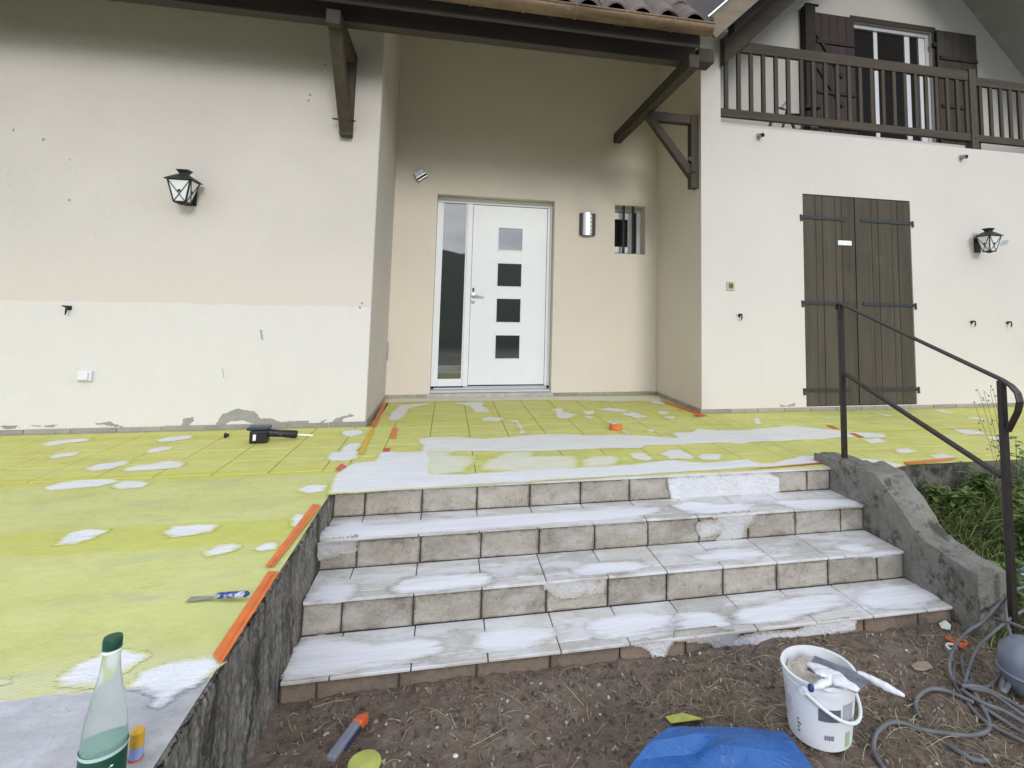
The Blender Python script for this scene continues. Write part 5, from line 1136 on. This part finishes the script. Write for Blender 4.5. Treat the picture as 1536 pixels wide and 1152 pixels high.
m = MB(); m.lathe([(.030, .002), (.047, .0), (.049, .002), (.049, .044), (.047, .046), (.030, .044)], c, 36, cap=False); m.build('tape', M['tape'], tr_, smooth=True); m = MB(); m.lathe([(.030, .003), (.030, .045), (.036, .0462), (.045, .0468)], c, 36, cap=False); m.build('core', plain('card_core', (.5, .5, .5), .8), tr_, smooth=True)
# ------------------------------------------------------------------ balcony clutter
def bike():
    Y = .62; c = at(1200, 190, 'y', Y); root = empty('child_bike', (c.x, Y, ZB), 'small black bike with chrome bars behind the balcony balusters', 'bike'); bk = M['plastic_black']; z0 = ZB
    for dx, r in ((-.22, .15), (.25, .15)):
        cx = c.x+dx; pts = [Vector((cx+r*math.cos(a), Y, z0+r+.012+r*math.sin(a))) for a in np.linspace(0, 2*math.pi, 30)]; m = MB(); m.tube(pts, .017, 8, cap=False); w = m.build('wheel', bk, root, smooth='all')
        m = MB(); m.lathe([(.018, -.03), (.018, .03)], (cx, Y, z0+r+.012), 10, (0, 1, 0)); m.build('hub', M['steel'], w)
    m = MB(); m.tube([(c.x-.22, Y, z0+.16), (c.x+.02, Y, z0+.18), (c.x+.25, Y, z0+.16)], .018, 8); m.tube([(c.x+.02, Y, z0+.18), (c.x+.12, Y, z0+.42)], .014, 8); m.tube([(c.x-.22, Y, z0+.16), (c.x-.16, Y, z0+.38)], .014, 8); m.tube([(c.x-.17, Y, z0+.34), (c.x+.10, Y, z0+.36)], .016, 8); m.build('frame', bk, root, smooth=True)
    m = MB(); m.tube(spline([(c.x-.30, Y-.12, z0+.36), (c.x-.22, Y-.1, z0+.44), (c.x-.16, Y, z0+.40), (c.x-.20, Y+.12, z0+.46)], 6), .012, 8); m.build('handlebar', M['steel'], root, smooth=True)
    m = MB(); m.bar((c.x+.05, Y, z0+.44), (c.x+.24, Y, z0+.45), .10, .05); m.build('saddle', bk, root, bevel=.02)
    m = MB(); m.box(c.x+.08, c.x+.17, Y-.08, Y-.06, z0+.20, z0+.30); m.build('front_plate', M['lamp_glass'], root, bevel=.006)
bike()
# ------------------------------------------------------------------ litter on the earth, grass, weeds
def blades(name, P0, ang, length, width, lift, bend, mat, seg=4, upright=None, kind='stuff', label=None, cat=None):
    n = len(P0); t = np.linspace(0, 1, seg+1); d = np.stack([np.cos(ang), np.sin(ang)], 1); s = np.stack([-np.sin(ang), np.cos(ang)], 1)
    V = np.zeros((n, (seg+1)*2, 3)); up = np.zeros(n) if upright is None else upright
    for i, k in enumerate(t):
        along = length*(k*(1-up) + up*np.sin(k*.9)*.55); side = bend*length*(k*k)
        ctr = P0[:, :2]+d*along[:, None]+s*side[:, None]; z = P0[:, 2]+lift*np.sin(k*math.pi)*(1-up)+up*length*(k-.35*k*k)
        w = width*(1-.75*k if upright is not None else 1-.4*abs(2*k-1))
        V[:, 2*i, :2] = ctr-s*w[:, None]/2; V[:, 2*i+1, :2] = ctr+s*w[:, None]/2; V[:, 2*i, 2] = z; V[:, 2*i+1, 2] = z+width*.25
    base = np.arange(n)[:, None, None]*(seg+1)*2; q = np.array([(2*i, 2*i+1, 2*i+3, 2*i+2) for i in range(seg)])[None]
    Fc = (base+q).reshape(-1, 4)
    me = bpy.data.meshes.new(name); me.from_pydata(V.reshape(-1, 3).tolist(), [], Fc.tolist()); me.materials.append(mat)
    a = me.attributes.new('tint', 'FLOAT', 'POINT'); a.data.foreach_set('value', np.repeat(RNG.random(n), (seg+1)*2).astype(np.float32))
    o = link(name, me); return tag(o, label, cat, kind=kind)
def tint_mat(name, stops, rough=.85, trans=0):
    t = NT(name, rough, .2); a = t.n('ShaderNodeAttribute', attribute_name='tint').outputs['Fac']; t.color(t.ramp(a, stops)); return t.m
def cloud(n, x0, x1, y0, y1, dens=None):
    X = RNG.uniform(x0, x1, n*3); Y = RNG.uniform(y0, y1, n*3); keep = np.ones(n*3, bool) if dens is None else np.array([RNG.random() < dens(a, b) for a, b in zip(X, Y)])
    X, Y = X[keep][:n], Y[keep][:n]; return np.stack([X, Y, np.array([gz(a, b) for a, b in zip(X, Y)])], 1)
def sd_(x, y):
    d = .25+.75*max(0, min(1, (x-.9)/1.2)); k = .5+.9*noise.noise(Vector((x*2.7, y*3.5, 7))); return max(.03, d*k)
strawm = tint_mat('straw', [(0, (.10, .076, .052, 1)), (.45, (.21, .165, .11, 1)), (.8, (.35, .285, .19, 1)), (1, (.50, .43, .30, 1))])
Pn = cloud(7500, .12, 3.9, -3.6, -2.46, sd_); n = len(Pn); Pn[:, 2] += .002
blades('straw', Pn, RNG.uniform(0, 6.28, n), RNG.uniform(.02, .085, n)*RNG.choice([1, 1, 1.7], n), RNG.uniform(.0009, .0020, n), RNG.uniform(.001, .014, n), RNG.uniform(-.5, .5, n), strawm, label='dry straw and stalks scattered over the earth', cat='straw')
Pn = cloud(320, 1.5, 3.6, -3.4, -2.5, sd_); n = len(Pn); Pn[:, 2] += .004
blades('long_straw', Pn, RNG.uniform(0, 6.28, n), RNG.uniform(.08, .2, n), RNG.uniform(.0012, .0022, n), RNG.uniform(.006, .03, n), RNG.uniform(-.6, .6, n), tint_mat('long_straw', [(0, (.20, .17, .10, 1)), (1, (.44, .40, .27, 1))]), seg=6, label='long bleached grass stalks lying around the bucket', cat='straw')
leafm = tint_mat('dead_leaf', [(0, (.06, .045, .035, 1)), (.5, (.12, .09, .07, 1)), (.88, (.20, .165, .13, 1)), (1, (.34, .31, .27, 1))])
Pn = cloud(4200, .1, 3.9, -3.6, -2.45); n = len(Pn); Pn[:, 2] += .003
blades('leaf_litter', Pn, RNG.uniform(0, 6.28, n), RNG.uniform(.006, .024, n), RNG.uniform(.004, .012, n), RNG.uniform(0, .012, n), RNG.uniform(-.3, .3, n), leafm, seg=2, label='small dead leaves and crumbs on the earth', cat='leaf litter')
def pebbles():
    bm = bmesh.new(); bmesh.ops.create_icosphere(bm, subdivisions=1, radius=1); bv = np.array([v.co[:] for v in bm.verts]); bf = np.array([[v.index for v in f.verts] for f in bm.faces]); bm.free()
    Pn = cloud(900, .1, 3.7, -3.5, -2.45); n = len(Pn); r = RNG.uniform(.0018, .006, n)*RNG.choice([1, 1, 1, 1.8], n); sc = RNG.uniform(.6, 1.3, (n, 1, 3)); V = bv[None]*sc*r[:, None, None]+Pn[:, None, :]
    me = bpy.data.meshes.new('pebbles'); me.from_pydata(V.reshape(-1, 3).tolist(), [], (bf[None]+np.arange(n)[:, None, None]*len(bv)).reshape(-1, 3).tolist())
    me.materials.append(tint_mat('pebble', [(0, (.08, .065, .055, 1)), (.6, (.22, .2, .18, 1)), (.9, (.34, .33, .31, 1)), (1, (.66, .66, .64, 1))])); a = me.attributes.new('tint', 'FLOAT', 'POINT'); a.data.foreach_set('value', np.repeat(RNG.random(n), len(bv)).astype(np.float32))
    tag(link('pebbles', me), 'pebbles and plaster crumbs on the earth', 'pebbles', kind='stuff')
pebbles()
grassm = tint_mat('grass', [(0, (.045, .07, .018, 1)), (.5, (.10, .15, .04, 1)), (.85, (.19, .24, .075, 1)), (1, (.34, .33, .15, 1))], .7)
def gd(x, y): return max(.05, min(1, (x-2.9)/.5))*(1 if y > -2.75 else .25)
Pn = cloud(8500, 3.11, 4.9, -2.95, -1.64, gd); n = len(Pn)
blades('grass', Pn, RNG.uniform(0, 6.28, n), RNG.uniform(.05, .20, n)*(1+.5*(Pn[:, 1] > -2.0)), RNG.uniform(.002, .0065, n), np.zeros(n), RNG.uniform(-.4, .4, n), grassm, seg=4, upright=RNG.uniform(.35, .95, n), label='rough green grass behind the stringer wall', cat='grass')
Pn = cloud(160, 3.15, 4.6, -2.5, -1.66); n = len(Pn)
blades('dry_grass_stalks', Pn, RNG.uniform(0, 6.28, n), RNG.uniform(.2, .42, n), RNG.uniform(.003, .006, n), np.zeros(n), RNG.uniform(-.5, .5, n), tint_mat('pale_grass', [(0, (.10, .14, .05, 1)), (1, (.30, .30, .16, 1))], .7), seg=7, upright=RNG.uniform(.2, .5, n), label='long pale grass stalks bent over below the terrace edge', cat='grass')
Pn = cloud(900, 2.90, 3.45, -2.78, -2.5); n = len(Pn)
blades('grass_tuft', Pn, RNG.uniform(0, 6.28, n), RNG.uniform(.05, .17, n), RNG.uniform(.002, .005, n), np.zeros(n), RNG.uniform(-.4, .4, n), grassm, seg=4, upright=RNG.uniform(.4, .95, n), label='dark grass at the foot of the stringer wall front', cat='grass')
# broad-leaved weeds and a dry seeded plant at the right edge
leafg = NT('weed_leaf', .55, .35); leafg.color(leafg.ramp(leafg.noise(leafg.pos(), 14, 4), [(.3, (.06, .10, .022, 1)), (.7, (.16, .23, .06, 1))]))
def weed(x, y, h, nst, label, leaf=.05, mat=None, seed=0):
    rr = random.Random(seed); z = gz(x, y); root = empty('weed_plant', (x, y, z), label, 'plant', 'weeds at the right edge')
    st = MB(); lf = MB()
    for k in range(nst):
        a = rr.uniform(0, 6.28); sp = rr.uniform(.05, .32)*h; hh = h*rr.uniform(.6, 1); pts = [Vector((x, y, z-.01)), Vector((x+math.cos(a)*sp*.3, y+math.sin(a)*sp*.3, z+hh*.5)), Vector((x+math.cos(a)*sp, y+math.sin(a)*sp, z+hh))]; pts = spline(pts, 6); st.tube(pts, [.0035*(1-.7*i/len(pts)) for i in range(len(pts))], 5)
        for i in range(3, len(pts), 1):
            for s_ in (0, 1):
                b = rr.uniform(0, 6.28); p = pts[i]; l = leaf*rr.uniform(.5, 1.1); d = Vector((math.cos(b), math.sin(b), rr.uniform(-.3, .6))).normalized(); sd2 = d.cross(Vector((0, 0, 1))).normalized()*l*rr.uniform(.16, .28); dn = Vector((0, 0, -l*.2))
                lf.add([p, p+d*l*.35+sd2, p+d*l*.7+sd2*.7+dn*.5, p+d*l+dn, p+d*l*.7-sd2*.7+dn*.5, p+d*l*.35-sd2], [(0, 1, 2, 3), (0, 3, 4, 5)])
    st.build('stems', grassm2, root); lf.build('leaves', leafg.m, root, fix=False)
grassm2 = plain('stem_green', (.07, .10, .03), .7)
w0 = at(1524, 700, 'y', -1.95); weed(w0.x, -1.95, .52, 7, 'bushy green weed at the right edge behind the rail post', .07, seed=3)
w0 = at(1535, 800, 'y', -2.2); weed(w0.x, -2.2, .34, 8, 'low leafy weed at the right edge beside the rail post foot', .08, seed=5)
w0 = at(1440, 770, 'y', -1.85); weed(w0.x, -1.85, .16, 7, 'low weed in the hollow behind the stringer wall', .09, seed=9)
w0 = at(1520, 880, 'y', -2.45); weed(w0.x, -2.45, .22, 8, 'low green weed at the foot of the lower rail post', .07, seed=12)
w0 = at(1470, 745, 'y', -1.72); weed(w0.x, -1.72, .20, 8, 'broad-leaved weed against the rough terrace edge', .09, seed=21)
w0 = at(1400, 745, 'y', -1.75); weed(w0.x, -1.75, .13, 6, 'small weed close to the upper end of the stringer wall', .07, seed=23)
def seeded():
    x, y = at(1500, 690, 'y', -2.0).x, -2.0; z = gz(x, y); root = empty('dry_seed_plant', (x, y, z), 'thin dry seed stalks rising in front of the white right wall', 'plant'); rr = random.Random(4); st = MB(); sd3 = MB()
    for k in range(7):
        tip = at(rr.uniform(1456, 1500), rr.uniform(575, 655), 'y', y+rr.uniform(-.1, .1)); pts = spline([Vector((x, y, z)), Vector((x, y, z)).lerp(tip, .55)+Vector((.04, 0, .02)), tip], 7); st.tube(pts, .0014, 4)
        for j in range(5): p = pts[-1-j*2]; q = p+Vector((rr.uniform(-.04, .03), rr.uniform(-.02, .02), rr.uniform(-.03, .03))); st.tube([p, q], .0009, 4); sd3.lathe([(0, -.006), (.0045, 0), (0, .006)], q, 6, (.3, 0, 1))
    st.build('stalks', plain('dry_stalk', (.17, .14, .09), .9), root); sd3.build('seed_heads', plain('seed_head', (.12, .095, .06), .9), root)
seeded()
